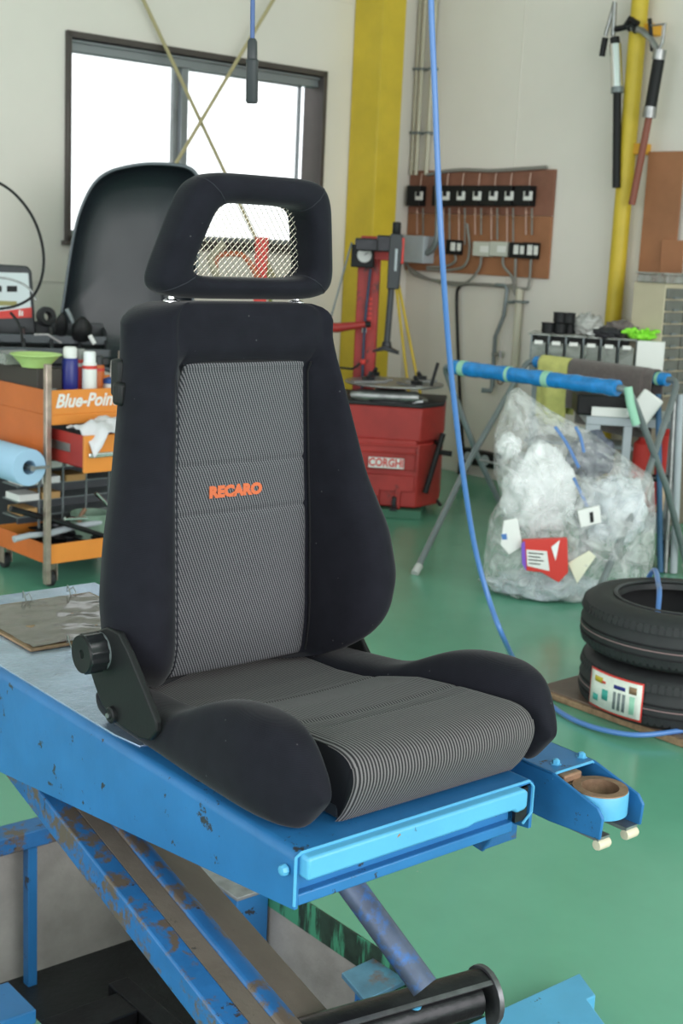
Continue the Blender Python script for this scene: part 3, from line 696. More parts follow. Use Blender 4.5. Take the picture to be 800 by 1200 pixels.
m.prism(prof_, 0, -.046, -.017); kn = seat.part('recliner_knob', m, mat('glossy_black_knob', (.014, .015, .017), .25), bevel=.0012)
m = MB().lathe((-.046, kc.y, kc.z), [(.029, 0), (.028, .003), (.007, .0015), (.0055, -.002), (0, -.002)], 32, (-1, 0, 0)); seat.part('knob_cap', m, blackp, parent=kn)
m = MB().lathe((-.014, kc.y, kc.z), [(.0285, 0), (.0285, .004), (.02, .004)], 32, (-1, 0, 0)); seat.part('knob_collar', m, greysteel)
pc = on(L, 0, -.018, 130, 840)
m = MB().lathe((-.012, pc.y, pc.z), [(.0125, 0), (.0125, .008), (.010, .010), (.006, .0095), (.004, .012), (0, .012)], 24, (-1, 0, 0)); seat.part('pivot_boss', m, blackp)
m = MB().lathe((-.0225, pc.y, pc.z), [(.0045, 0), (.004, .003), (0, .003)], 6, (-1, 0, 0)); seat.part('pivot_bolt', m, steel)

# ================================================================== TYRES, BOARD, HOSE
c4 = [atz(*q, .015) for q in ((650, 812), (720, 772))]
pb_ = Frame(c4[0], math.atan2(*(lambda d: (d.y, d.x))(atz(800, 866, .015)-c4[0])))
solo('tyre_board', 'dark worn plywood board on the green floor under the tyre stack', 'board', MB().box((-.06, -.02, -.0135), (1.0, .80, .012)), [wood_d], pb_, bevel=.003)
solo('board_edging', 'pale worn timber strip along the front edge of the tyre board', 'batten', MB().box((-.06, -.035, -.0135), (1.0, -.022, .008)), [wood_edge], pb_, bevel=.002)
TC = aty(792, 800, 4.33); TC.z = .016
def make_tyre(name, label, cat, pos, rz, lab=False):
    t = local(name, label, cat, pos, rz, 'tyres stacked on the board')
    R0, W = .302, .175
    pr = [(.190, .020), (.194, .010), (.215, .004), (.25, .002), (.278, .010), (.291, .020), (.298, .030)]
    tread = []
    zs = [.030, .048, .050, .054, .056, .080, .082, .086, .088]
    up_ = [(R0-.002, .032), (R0, .050), (R0-.007, .0515), (R0-.007, .0565), (R0, .058), (R0+.001, .0835), (R0-.007, .085), (R0-.007, .090), (R0+.001, .0915)]
    prof_ = pr+up_+[(r, W-h) for r, h in up_[:4][::-1]]+[(r, W-h) for r, h in pr[::-1]]+[(.186, W-.03), (.200, W*.5), (.186, .03)]
    # inner liner hollow
    prof_ = prof_[:-3]+[(.188, W-.026), (.215, W-.02), (.280, W-.03), (.288, W*.5), (.280, .03), (.215, .02), (.188, .026)]
    t.part('carcass', MB().ring((0, 0, 0), prof_, 96), rubber, smooth=.6)
    # shoulder tread blocks
    m = MB()
    for k in range(88):
        a = 2*PI*k/88
        for z0, z1 in ((.024, .049), (W-.049, W-.024)):
            ca, sa = math.cos(a), math.sin(a); b_ = a+.048; cb, sb = math.cos(b_), math.sin(b_); r0, r1 = R0-.006, R0+.0025
            lo_, hi_ = (z0, z1); ri = r1-.007 if z0 < .03 else r1; rj = r1 if z0 < .03 else r1-.007
            m.add([(r0*ca, r0*sa, lo_), (r0*cb, r0*sb, lo_), (r0*cb, r0*sb, hi_), (r0*ca, r0*sa, hi_), (ri*ca, ri*sa, lo_), (ri*cb, ri*sb, lo_), (rj*cb, rj*sb, hi_), (rj*ca, rj*sa, hi_)], [(4, 5, 6, 7), (0, 1, 5, 4), (1, 2, 6, 5), (2, 3, 7, 6), (3, 0, 4, 7)])
    t.part('tread_blocks', m, rubber, smooth=None, kind='stuff')
    m = MB().ring((0, 0, .0), [(R0+.0015, .072), (R0+.0022, .072), (R0+.0022, .0745), (R0+.0015, .0745)], 96); t.part('colour_line', m, mat('tread_paint_line', (.35, .22, .22), .7) if 'tread_paint_line' not in MT else MT['tread_paint_line'])
    m = MB().ring((0, 0, W-.004), [(.196, .0), (.200, .004), (.208, .003), (.208, 0)], 96); t.part('bead_rib', m, blackg)
    return t
t1 = make_tyre('tyre', 'lower black tyre of the stack with a white tread sticker', 'tyre', TC, .3)
t2 = dup(t1.e, TC+V3((-.010, .0, .192)), 1.2, 'upper black tyre of the stack with a blue hose hanging into it')
def sticker(ang0, ang1, z0, z1, rr_, name, mt, par):
    m = MB(); rows = [[(rr_*math.cos(ang0+(ang1-ang0)*j/10), rr_*math.sin(ang0+(ang1-ang0)*j/10), z) for j in range(11)] for z in (z0, z1)]
    m.grid(rows); return child(par, name, m, mt, solid=.0008)
b0, b1 = math.radians(199)-.3, math.radians(238)-.3
t1.e.scale = t2.scale = (1.07,)*3
st = t1.part('tread_sticker', MB().grid([[(.3060*math.cos(b0+(b1-b0)*j/12), .3060*math.sin(b0+(b1-b0)*j/12), z) for j in range(13)] for z in (.028, .148)]), redbright, solid=.0008)
sticker(b0+.015, b1-.015, .034, .142, .3068, 'sticker_face', mat('sticker_white', (.74, .77, .70), .5, var=.1, vscale=40), st)
for (fa, fb, za, zb, mt) in ((.12, .30, .110, .128, yellow), (.10, .22, .05, .07, blueshiny), (.30, .42, .062, .095, blueshiny), (.78, .90, .108, .13, wood_edge), (.52, .72, .11, .122, navy), (.52, .57, .045, .10, greysteel), (.60, .65, .045, .10, greysteel), (.68, .73, .045, .10, greysteel), (.80, .88, .045, .10, greentape), (.28, .36, .112, .120, redbright)):
    sticker(b0+(b1-b0)*fa, b0+(b1-b0)*fb, za, zb, .3074, 'sticker_print', mt, st)
# blue air hose: hangs from above, sweeps over the floor
hp = [(3.9, 500, -330), (3.9, 503, -160), (3.9, 505, 0), (3.9, 509, 100), (3.9, 513, 200), (3.9, 518, 300), (3.95, 525, 400), (4.0, 533, 480), (4.05, 543, 560), (4.1, 556, 640), (4.1, 572, 700), (4.05, 590, 748)]
pts = [aty(x, y, Y) for Y, x, y in hp]
g = [atz(x, y, .012) for x, y in ((612, 790), (640, 822), (680, 847), (740, 861), (800, 856), (870, 835), (980, 800))]
for k_, zz in ((3, .026), (4, .036), (5, .038), (6, .03)): g[k_] = atz(*((740, 861), (800, 856), (870, 846), (990, 835))[k_-3], zz)
pts[-1].z = max(pts[-1].z, .06)
sp_ = spline([tuple(p) for p in pts+g], 150)
for p in sp_: p[2] = max(p[2], .0085)
solo('air_hose', 'long blue air hose hanging from above and curving across the green floor', 'hose', MB().tube(sp_, .0085, 10), bluehose)
# hose end resting in the upper tyre
th = [TC+V3(v) for v in ((-.06, .06, .24), (-.045, -.01, .31), (-.055, .10, .36), (-.075, .26, .368), (-.05, .36, .30), (.02, .47, .12), (.12, .50, -.012), (.4, .52, -.018))]
th = [aty(771, 712, TC.y-.13), aty(772, 700, TC.y-.02), aty(771, 684, TC.y+.12), aty(766, 671, TC.y+.27)]
th = [V3((th[0].x, th[0].y, .24))]+[th[1], th[2], V3((th[3].x, th[3].y, .418)), V3((th[3].x-.01, TC.y+.34, .33)), V3((th[3].x, TC.y+.42, .1)), V3((th[3].x+.1, TC.y+.46, .0095)), V3((th[3].x+.5, TC.y+.5, .0095))]
solo('hose_end', 'short bend of blue hose hooked over the rim of the upper tyre', 'hose', MB().tube(spline([tuple(p) for p in th], 60), .009, 10), bluehose)
# coupler hanging at the top
p0 = aty(296, 0, 3.1); p1 = aty(295, 121, 3.1)
k = Thing('air_coupler', 'black air coupler hanging on a thin blue hose in front of the window', 'air coupler', Frame(p1, 0), (0, 0, 0)); D = p0-p1
k.part('hose', MB().tube([D*.60, D*1.0, D*2.6], .0052, 10), mat('slate_blue_hose', (.05, .10, .26), .4))
k.part('coupler_body', MB().tube([D*0, D*.02, D*.40, D*.42, D*.43, D*.60, D*.63], [.011, .0135, .0135, .015, .0115, .011, .007], 20), blackg)

# ================================================================== TRESTLE WITH WRAPPED BARS
HB = .93
F0 = atz(530, 430, HB); F1_ = atz(724, 455, HB); B0 = atz(628, 424, HB); B1_ = B0+(F1_-F0)*1.0
B1_ = atz(782, 445, HB)
fr_t = Frame(V3(((F0.x+B1_.x)/2, (F0.y+B1_.y)/2, 0)), 0)
tr = Thing('folding_trestle', 'grey folding trestle with two bars wrapped in blue plastic film', 'trestle', fr_t, (0, 0, 0))
def TL(p): return V3(p)-fr_t.O
def bar(A, B, r, nm):
    A = TL(A); B = TL(B); n = 26; pts = [A+(B-A)*i/n for i in range(n+1)]; rr_ = [r*(1+.06*math.sin(i*2.3)+.04*math.sin(i*5.1)) for i in range(n+1)]
    return tr.part(nm, MB().tube(pts, rr_, 16), bluefilm)
bar(F0, F1_, .036, 'wrapped_bar'); bar(B0+(B1_-B0)*.0, B1_, .031, 'wrapped_bar')
for (A, B, r) in ((F0, F1_, .038), (B0, B1_, .033)):
    for t_ in ((.075, .36, .60) if r > .035 else (.12, .95)):
        a = A+(B-A)*(t_-.018); b = A+(B-A)*(t_+.018); tr.part('tape_band', MB().tube([TL(a), TL(b)], r, 16), greentape)
lf = atz(487, 670, .015); lb = atz(603, 626, .015); rf = lf+(F1_-F0); rb = atz(806, 668, .015)
def leg(top, foot, along):
    a = TL(top); b = TL(foot); d = (b-a).normalized(); e = a+along*.05
    tr.part('leg', MB().tube(spline([tuple(a-along*.02), tuple(a+along*.03), tuple(a+along*.055+d*.03), tuple(a+along*.06+d*.12)], 8)+[tuple(a+along*.06+(b-a)*.5), tuple(b)], .0155, 12), greysteel)
    tr.part('foot_cap', MB().tube([b-d*.04, b+d*.012], .019, 12), mat('pale_foot_cap', (.45, .46, .44), .6) if 'pale_foot_cap' not in MT else MT['pale_foot_cap'])
al = (F1_-F0).normalized()
leg(B0, lf, -al); leg(F0, lb, -al); leg(B1_, rf, al); leg(F1_, rb, al)
a = TL(F1_)+al*.05; m = MB().tube([a+V3((.0, .0, .01)), a+al*.02+V3((0, 0, -.06)), a+al*.04+V3((0.02, 0.02, -.15))], .019, 12); tr.part('tape_band', m, greentape)
m = MB().tube([TL(lf+(B0-lf)*.5), TL(rf+(B1_-rf)*.5)], .006, 8); tr.part('cross_wire', m, steel)
# cloths draped over the back bar
def drape(t0, t1, drop_f, drop_b, r, seed, ngr=22, fold=.012):
    A = B0; B = B1_; d = (B-A).normalized(); nrm = d.cross(V3((0, 0, 1))).normalized(); rows = []   # nrm points to the viewer
    for i in range(ngr+1):
        t_ = t0+(t1-t0)*i/ngr; P = A+(B-A)*t_; row = []
        prof_ = [(r, -drop_f+drop_f*j/7) for j in range(7)]+[(r*math.cos(a), r*math.sin(a)) for a in [PI*j/8 for j in range(9)]]+[(-r, -drop_b*j/6) for j in range(1, 7)]
        for (x, z) in prof_:
            n_ = noise.noise(V3((t_*7+seed, z*5, x*3)))
            k_ = min(1, max(0, -z)/.12); w_ = fold*math.sin(t_*34+seed)*k_+n_*.02*k_
            row.append(P+nrm*(x+w_*(1 if x > 0 else -1)*.8)+V3((0, 0, z+(.012*math.sin(t_*9+seed) if z < -drop_f*.95 else 0))))
        rows.append(row)
    m = MB(); m.grid(rows); return m
def drape_obj(name, lab, cat, mb, mt, grp=None):
    org = B0+(B1_-B0)*.5; org = V3((org.x, org.y, .6)); mb.v = [p-org for p in mb.v]
    return solo(name, lab, cat, mb, mt, Frame(org, 0), smooth=4, solid=.006)
drape_obj('yellow_cloth', 'pale yellow cloth folded over the rear wrapped bar of the trestle', 'cloth', drape(.06, .30, .30, .25, .040, 2.0, 14, .022), yellowcloth)
drape_obj('taupe_towel', 'grey brown terry towel draped over the rear wrapped bar of the trestle', 'towel', drape(.31, .87, .22, .3, .043, 5.0, 30, .014), towelm)
m = drape(.86, .93, .26, .2, .041, 7.5, 6, .01); drape_obj('towel_end', 'second grey towel slung at the right end of the rear trestle bar', 'towel', m, towelm)
p = aty(755, 478, 6.3); mm = MB().box((-.055, -.012, -.075), (.055, .012, .075)); o = solo('white_tag', 'white plastic tag dangling at the right end of the rear trestle bar', 'tag', mm, white, Frame(p, 0), bevel=.01); o.rotation_euler = (0, -.6, .4)
o.rotation_euler = (0, .55, -.3)

# ================================================================== CLEAR RUBBISH BAG WITH CONTENTS
outl = [(600, 449), (618, 462), (650, 484), (690, 505), (722, 528), (745, 545), (764, 556), (766, 600), (764, 650), (758, 690), (725, 703), (690, 712), (650, 715), (615, 710), (580, 698), (566, 678), (567, 650), (574, 610), (586, 585), (579, 550), (578, 515), (586, 490), (594, 465)]
YB = 5.80; cB = aty(668, 605, YB)
loc = [aty(x, y, YB)-cB for x, y in outl]
def rad(ang):
    best = None
    for a, b in zip(loc, loc[1:]+loc[:1]):
        d = V3((math.cos(ang), 0, math.sin(ang))); e = b-a; den = d.x*e.z-d.z*e.x
        if abs(den) < 1e-9: continue
        t_ = (a.x*e.z-a.z*e.x)/den; u_ = (a.x*d.z-a.z*d.x)/den
        if t_ > 0 and -.001 <= u_ <= 1.001: best = t_ if best is None else max(best, t_)
    return best or .3
NA, NL = 90, 44; radt = [rad(2*PI*k/NA) for k in range(NA)]
m = MB(); rr_ = []
for i in range(NL+1):
    ph = PI*i/NL; q_ = math.sin(ph)**.75; dep = -math.cos(ph); row = []
    for k in range(NA):
        a = 2*PI*k/NA; r_ = radt[k]*q_; th_ = .23*(1-.35*max(0, math.sin(a)*q_))
        P = V3((r_*math.cos(a), dep*th_, r_*math.sin(a)))
        n1 = noise.ridged_multi_fractal(P*5.5+V3((3, 1, 2)), 1, 2.1, 4, 1, 2)-1.0
        n2 = noise.noise(P*16); s_ = math.sin(ph)
        P = P*(1+.0*n1)+V3((0, .035*n1*(1 if dep > 0 else -1)+.012*n2, .0))+P.normalized()*(.012*n1+.006*n2)*(1-s_*.7)
        P.z = max(P.z, -cB.z+.006); row.append(P)
    rr_.append(row)
m.loft(rr_)
solo('rubbish_bag', 'large clear plastic rubbish bag stuffed with wrappings leaning on the trestle', 'bag', m, bag, Frame(V3((cB.x, cB.y, cB.z)), 0), smooth=4)
def lump(px, py, Y, hw, hd, hh, seed, amp=.35, sc=4, n=22):
    c = aty(px, py, Y); m = MB(); rr_ = []
    for i in range(n+1):
        ph = PI*i/n; row = []
        for k in range(n*2):
            a = PI*k/n; d = V3((math.sin(ph)*math.cos(a), math.sin(ph)*math.sin(a), math.cos(ph)))
            q_ = 1+amp*noise.noise(d*sc*.6+V3((seed, seed*2, 0)))+amp*.35*noise.noise(d*sc*2.2+V3((seed, 0, 7)))
            P = V3((d.x*hw*q_, d.y*hd*q_, d.z*hh*q_)); P.z = max(P.z, .01-c.z); row.append(P)
        rr_.append(row)
    return m.loft(rr_), Frame(c, 0)
foam = mat('crumpled_white_wrap', (.88, .89, .90), .55, bump=.5, bscale=30, var=.1, vscale=12)
def put(name, lab, cat, args, mt, grp=None):
    m, f_ = lump(*args); return solo(name, lab, cat, m, mt, f_, smooth=4, group=grp)
put('foam_wrap', 'big ball of white foam wrap in the left upper half of the clear bag', 'packaging', (632, 575, 5.80, .155, .13, .19, 1.3), foam)
put('foam_wrap', 'small white foam wad at the left edge of the clear bag', 'packaging', (596, 522, 5.80, .05, .07, .05, 2.3), foam)
put('plastic_wad', 'pale grey plastic wad in the right half of the clear bag', 'packaging', (722, 600, 5.84, .13, .11, .15, 4.1), mat('milky_plastic', (.68, .73, .78), .4, bump=.6, bscale=25, var=.25, vscale=14))
put('plastic_wad', 'grey blue crushed plastic at the bottom of the clear bag', 'packaging', (640, 685, 5.78, .26, .14, .06, 5.5), mat('grey_blue_plastic', (.50, .56, .60), .4, bump=.6, bscale=25, var=.3, vscale=14))
put('dark_film', 'dark crumpled film near the top right inside the clear bag', 'packaging', (694, 535, 5.86, .10, .05, .10, 6.2), mat('dark_film_plastic', (.10, .11, .15), .3, bump=.6, bscale=25, var=.3, vscale=14))
def flat(name, lab, cat, px, Y, mt, th=.012, parts=()):
    c = aty(sum(a for a, b in px)/len(px), sum(b for a, b in px)/len(px), Y); f_ = Frame(c, 0)
    q_ = [aty(*p, Y)-c for p in px]; n = len(q_); t_ = Thing(name, lab, cat, f_, (0, 0, 0))
    m = MB(); m.prism([(v.x, v.z) for v in q_], 1, -th/2, th/2); base = t_.part('packet' if parts else 'sheet', m, mt, bevel=.003)
    for nm, pp, mt2 in parts:
        q2 = [aty(*p, Y)-c for p in pp]; m = MB(); m.prism([(v.x, v.z) for v in q2], 1, -th/2-.003, -th/2+.001); t_.part(nm, m, mt2)
    return t_
flat('red_packet', 'red and white product packet behind the film of the clear bag', 'packet', [(612, 632), (664, 630), (665, 670), (654, 682), (634, 670), (616, 668)], 5.545, redbright, .03,
     [('packet_label', [(616, 643), (640, 645), (643, 668), (617, 662)], white), ('packet_window', [(645, 640), (655, 632), (650, 656)], foam), ('packet_edge', [(610, 636), (614, 633), (616, 668), (611, 660)], purple)] + [('print_line', [(618+i*.3, 646+4*i), (636-(i%2)*4, 647.6+4*i), (636-(i%2)*4, 649+4*i), (618+i*.3, 647.4+4*i)], greysteel) for i in range(4)])
flat('paper_card', 'cream printed card in the lower right of the clear bag', 'card', [(665, 660), (690, 645), (698, 652), (676, 684)], 5.555, mat('cream_card', (.78, .76, .60), .7), .006)
flat('paper_slip', 'white paper slip with blue spot low on the left in the clear bag', 'paper', [(590, 610), (606, 607), (612, 640), (596, 650), (586, 638)], 5.56, paper, .006, [('blue_spot', [(587, 626), (593, 625), (594, 632), (588, 632)], bluehose)])
flat('printed_box', 'small white box with dark print in the middle of the clear bag', 'box', [(676, 598), (702, 592), (704, 612), (680, 618)], 5.56, paper, .02, [('print_mark', [(690, 600), (694, 599), (695, 611), (691, 612)], blackp)])
for i, (a, b, c_) in enumerate((((650, 500), (664, 520), (678, 548)), ((674, 500), (680, 512), (684, 530)), ((672, 560), (686, 590), (694, 610)))):
    solo('blue_strap', ('blue plastic strap running down through the middle of the clear bag', 'short blue plastic strap near the top of the clear bag', 'pale blue strap low in the centre of the clear bag')[i], 'strap', MB().tube(spline([tuple(aty(*q_, 5.62)-aty(*b, 5.62)) for q_ in (a, b, c_)], 12), .007, 6), bluehose, Frame(aty(*b, 5.62), 0))

# ================================================================== TYRE CHANGER
tcf = Frame((.25, 7.58, 0), math.radians(-6))
tc = Thing('tyre_changer', 'worn red tyre changing machine with steel turntable and upright arm', 'tyre changer', tcf, (0, 0, 0))
def T(x, y, Yl): return on(tcf, 1, Yl, x, y)     # point on the machine's plane y=Yl
m = MB(); plan = [(-.34, -.17), (.185, -.20), (.30, -.03), (.30, .35), (-.34, .35)]
for z0, z1, g_ in ((.06, .42, 0), (.435, .62, .004), (.42, .435, -.006)):
    m.prism([(x+(g_ if x > 0 else -g_), y-g_) for x, y in plan], 2, z0, z1)
tc.part('cabinet', m, red, bevel=.008)
m = MB(); m.box((-.33, -.21, .27), (.17, -.185, .44)); m.box((-.335, -.218, .40), (.175, -.19, .415)); m.box((-.335, -.218, .36), (.175, -.19, .37)); tc.part('front_panel', m, red, bevel=.005)
m = MB()
for x in (-.22, -.10, .0, .12): m.box((x-.055, -.215, .05), (x-.022, -.165, .17))
m.box((-.34, -.212, .15), (.17, -.17, .24)); tc.part('lower_apron', m, red, bevel=.004)
for x in (-.28, -.155, -.045, .065): tc.part('pedal', MB().box((x-.02, -.28, .05), (x+.02, -.16, .065)).box((x-.012, -.23, .06), (x+.012, -.17, .12)), oily, bevel=.004)
tc.part('plinth', MB().box((-.35, -.24, .001), (.22, .36, .05)), mat('green_plinth', (.05, .16, .10), .6), bevel=.003)
m = MB(); m.prism([(x*1.02, y*1.02) for x, y in plan], 2, .62, .645); tc.part('rubber_rim', m, rubber, bevel=.008)
a, b = T(432, 535, -.222), T(473, 550, -.222); m = MB().box((a.x, -.228, b.z), (b.x, -.222, a.z)); nb = tc.part('name_plate', m, white, bevel=.003)
c_ = (a+b)/2; lettering(nb, 'CORGHI', (c_.x, -.2285, c_.z), (1, 0, 0), (0, 0, 1), .062, redbright, extrude=.0006, bold=.002, xs=.82)
# cylinders and table
tcx, tcy = T(461, 470, 0).x, .0
m = MB(); m.lathe((tcx-.02, tcy, .64), [(.21, 0), (.21, .012), (.09, .014), (.09, .08)], 32); tc.part('hub', m, oily)
m = MB(); m.tube([(tcx-.23, -.16, .668), (tcx-.18, -.16, .672), (tcx+.13, -.16, .676), (tcx+.15, -.16, .676)], [.018, .034, .034, .026], 18); tc.part('air_cylinder', m, steel)
m = MB(); m.tube([(tcx+.13, -.1, .66), (tcx+.19, -.12, .655), (tcx+.17, -.18, .66), (tcx+.12, -.17, .65)], .012, 8); tc.part('link', m, steel)
m = MB(); m.lathe((tcx, tcy, .722), [(.0, 0), (.20, 0), (.275, .006), (.282, .012), (.28, .018), (.20, .016), (0, .016)], 48); tt = tc.part('turntable', m, steel)
for k in range(4):
    a = PI/2*k+.6; d = V3((math.cos(a), math.sin(a), 0)); n_ = V3((-d.y, d.x, 0)); o_ = V3((tcx, tcy, .739))
    m = MB(); m.loft([[o_+d*q_+n_*w_+V3((0, 0, h)) for w_, h in ((-.022, 0), (.022, 0), (.022, .012), (-.022, .012))] for q_ in (.06, .27)]); sl_ = child(tt, 'slide', m, steel)
    m = MB(); P = o_+d*(.24 if k % 2 else .17); m.loft([[P+d*x+n_*y+V3((0, 0, h)) for x, y in ((-.03, -.02), (.03, -.02), (.03, .02), (-.03, .02))] for h in (.01, .035)]); m.tube([P+V3((0, 0, .03)), P-d*.02+V3((0, 0, .055))], .013, 8); child(tt, 'jaw', m, oily)
a = T(505, 452, -.1); b = T(513, 425, -.1); tc.part('bead_lever', MB().tube([a, b], .010, 8), oily)
# column, head, pole
a = T(412, 460, .36); b = T(437, 460, .36)
m = MB(); m.box((a.x, .36, .6), (b.x, .46, 1.50)); m.box((a.x+.01, .355, 1.50), (b.x-.01, .455, 1.545)); tc.part('column', m, red, bevel=.008)
a2 = T(452, 262, -.02); pz = T(457, 415, -.02)
m = MB(); m.box((a.x+.02, -.05, 1.46), (b.x+.03, .40, 1.53)); m.box((a2.x-.04, -.08, 1.46), (a2.x+.06, .03, 1.55)); tc.part('swing_arm', m, oily, bevel=.008)
hx = T(463, 300, -.05).x
m = MB(); m.prism([(hx-.035, 1.26), (hx+.03, 1.26), (hx+.04, 1.5), (hx+.035, 1.56), (hx-.03, 1.56), (hx-.035, 1.45)], 1, -.09, -.01); tc.part('arm_head', m, blackg, bevel=.006)
tc.part('head_handle', MB().tube([(hx, -.05, 1.55), (hx, -.05, 1.56), (hx, -.05, 1.62), (hx, -.05, 1.625)], [.018, .024, .024, .016], 14), blackp)
tc.part('sight_glass', MB().tube([(hx+.008, -.094, 1.36), (hx+.008, -.094, 1.48)], .008, 8), lgrey)
m = MB(); m.box((hx+.036, -.085, 1.40), (hx+.046, -.02, 1.54)); tc.part('red_strip', m, redbright, bevel=.002)
m = MB(); m.tube([(hx-.012, -.05, 1.28), (hx-.022, -.05, .95)], .018, 14); tc.part('pole', m, blackg)
m = MB(); m.tube([(hx-.022, -.05, .97), (hx-.022, -.05, .93)], [.024, .032], 12); m.loft([[(hx-.10, -.06, .905), (hx-.10, -.03, .905), (hx-.10, -.03, .915), (hx-.10, -.06, .915)], [(hx-.03, -.09, .92), (hx-.03, -.01, .92), (hx-.03, -.01, .95), (hx-.03, -.09, .95)], [(hx+.05, -.08, .90), (hx+.05, -.02, .90), (hx+.05, -.02, .918), (hx+.05, -.08, .918)]]); tc.part('mount_head', m, oily, bevel=.003)
# stickers on the column
a = T(432, 348, .355); m = MB()
for i in range(7): m.box((a.x-.018, .35, a.z-.02-i*.028), (a.x+.022, .353, a.z-.003-i*.028))
tc.part('column_stripe', m, redbright); m = MB().box((a.x-.03, .3475, a.z-.21), (a.x-.004, .352, a.z-.17)); tc.part('column_label', m, white)
# gauge box and whip
a = T(413, 286, .30); b = T(438, 314, .30); m = MB().box((a.x, .25, b.z), (b.x, .34, a.z)); gb = tc.part('gauge_box', m, blackp, bevel=.006)
c_ = T(427, 299, .25); child(gb, 'gauge_dial', MB().lathe((c_.x, .25, c_.z), [(.042, 0), (.042, .008), (.038, .010), (.036, .006), (0, .006)], 28, (0, -1, 0)), white)
child(gb, 'gauge_needle', MB().tube([(c_.x, .242, c_.z), (c_.x+.02, .242, c_.z+.015)], .002, 5), blackp)
tc.part('gauge_arm', MB().box((b.x-.01, .28, (a.z+b.z)/2-.02), (b.x+.09, .36, (a.z+b.z)/2+.05)), red, bevel=.005)
a = T(412, 284, .27); b = T(384, 385, .27); tc.part('whip_rod', MB().tube([a, b, b-V3((.04, 0, .25))], .006, 8), greysteel)
a = T(434, 315, .33); b = T(424, 455, .33); tc.part('air_tube', MB().tube(spline([tuple(a), tuple(a+(b-a)*.5+V3((-.01, 0, 0))), tuple(b)], 12), .009, 8), mat('dark_blue_tube', (.03, .05, .10), .4))
a = T(395, 384, .2); b = T(428, 380, .2); tc.part('helper_arm', MB().tube([a-V3((.25, 0, 0)), a, b], [.03, .028, .018], 10), red); tc.part('arm_tip', MB().tube([b, b+V3((.03, 0, 0))], .018, 10), blackp)
a = T(425, 424, .2); tc.part('red_knob', MB().lathe((a.x, .2, a.z), [(0, -.018), (.014, -.012), (.018, 0), (.014, .012), (0, .018)], 14), redbright); tc.part('knob_rod', MB().tube([(a.x-.16, .2, a.z-.04), (a.x-.06, .2, a.z-.045), (a.x, .2, a.z)], .007, 8), blackp)
# side bead breaker lever
a = T(519, 508, -.1); b = T(498, 578, -.18); tc.part('breaker_handle', MB().tube([a, b], .017, 8), blackp, bevel=.002)
tc.part('breaker_pin', MB().tube([T(506, 510, .0), T(512, 520, -.1)], .010, 8), oily); tc.part('breaker_pin', MB().tube([T(505, 578, .0), T(516, 592, -.05)], .010, 8), oily)
a = T(515, 530, -.08); tc.part('side_bracket', MB().tube([a, a+V3((.07, 0, -.005))], .016, 8), blackp)
# yellow sticks behind the machine
for i, (p_, q_, lab) in enumerate((((462, 320), (480, 470), 'yellow wooden stick leaning behind the tyre changer, left one'), ((466, 330), (492, 460), 'yellow wooden stick leaning behind the tyre changer, right one'))):
    a = aty(*p_, 8.45); b = aty(*q_, 8.35); d = (a-b).normalized(); foot = b-d*(b.z-.02)/d.z; solo('wooden_stick', lab, 'stick', MB().tube([V3(), a-foot], .010, 8), yellow, Frame(foot, 0))

# ================================================================== ORANGE TOOL TROLLEY
gf = Frame(atz(55, 690, 0), R.a)
TW, TD = .66, .46
g = Thing('tool_trolley', 'orange open tool trolley with steel corner posts standing behind the lift', 'tool trolley', gf, (0, 0, 0))
wornpost = mat('worn_steel_post', (.45, .36, .31), .35, .7, var=.3, vscale=20)
for nm, z0, z1 in (('top_tray', .742, .845), ('bottom_tray', .105, .190)):
    for n2, a, b, mt in (('front_wall', (.0, -.002, z0), (TW, .004, z1), orange), ('side_wall', (0, 0, z0), (.006, TD, z1), orange_d), ('side_wall', (TW-.006, 0, z0), (TW, TD, z1), orange_d), ('back_wall', (0, TD-.006, z0), (TW, TD, z1), orange)):
        o = g.part(nm+'_'+n2, MB().box(a, b), mt, bevel=.002)
        if nm == 'top_tray' and n2 == 'front_wall': tfw = o
    g.part(nm+'_floor', MB().box((.005, .005, z0+.002), (TW-.005, TD-.005, z0+.010)), orange_d if nm == 'top_tray' else oily)
for x in (0, TW):
    for y in (0, TD):
        g.part('corner_post', MB().box((x-.012, y-.012, .0 if False else .02), (x+.014, y+.014, .955)), wornpost, bevel=.003)
g.part('push_handle', MB().tube([(TW, .0, .95), (TW+.06, 0, .97), (TW+.06, TD, .97), (TW, TD, .95)], .011, 10), chrome)
g.part('side_panel', MB().box((.002, .012, .53), (.008, TD-.03, .742)), orange_d, bevel=.002)
g.part('drawer_rail_top', MB().box((.014, -.004, .70), (TW-.01, .006, .742)), orange, bevel=.002)
g.part('rear_panel', MB().box((.10, TD-.03, .19), (TW-.01, TD-.02, .60)), mat('grey_rear_panel', (.09, .10, .11), .5))
lettering(tfw, 'Blue-Point', (.185, -.0035, .797), (1, 0, 0), (0, 0, 1), .078, white, extrude=.0005, bold=.0022, shear=.3, xs=.92)
# pulled-out drawer
dr = g.part('drawer', MB().box((.05, -.20, .545), (.056, .20, .68)).box((.40, -.20, .545), (.406, .20, .68)).box((.05, -.20, .545), (.406, .20, .551)), red, bevel=.001)
child(dr, 'drawer_front', MB().box((.046, -.215, .528), (.56, -.20, .682)), orange, bevel=.002)
child(dr, 'drawer_handle', MB().box((.06, -.232, .592), (.56, -.214, .612)), chrome, bevel=.004)
child(dr, 'runner', MB().box((.043, -.10, .60), (.05, .10, .635)), steel, bevel=.001)
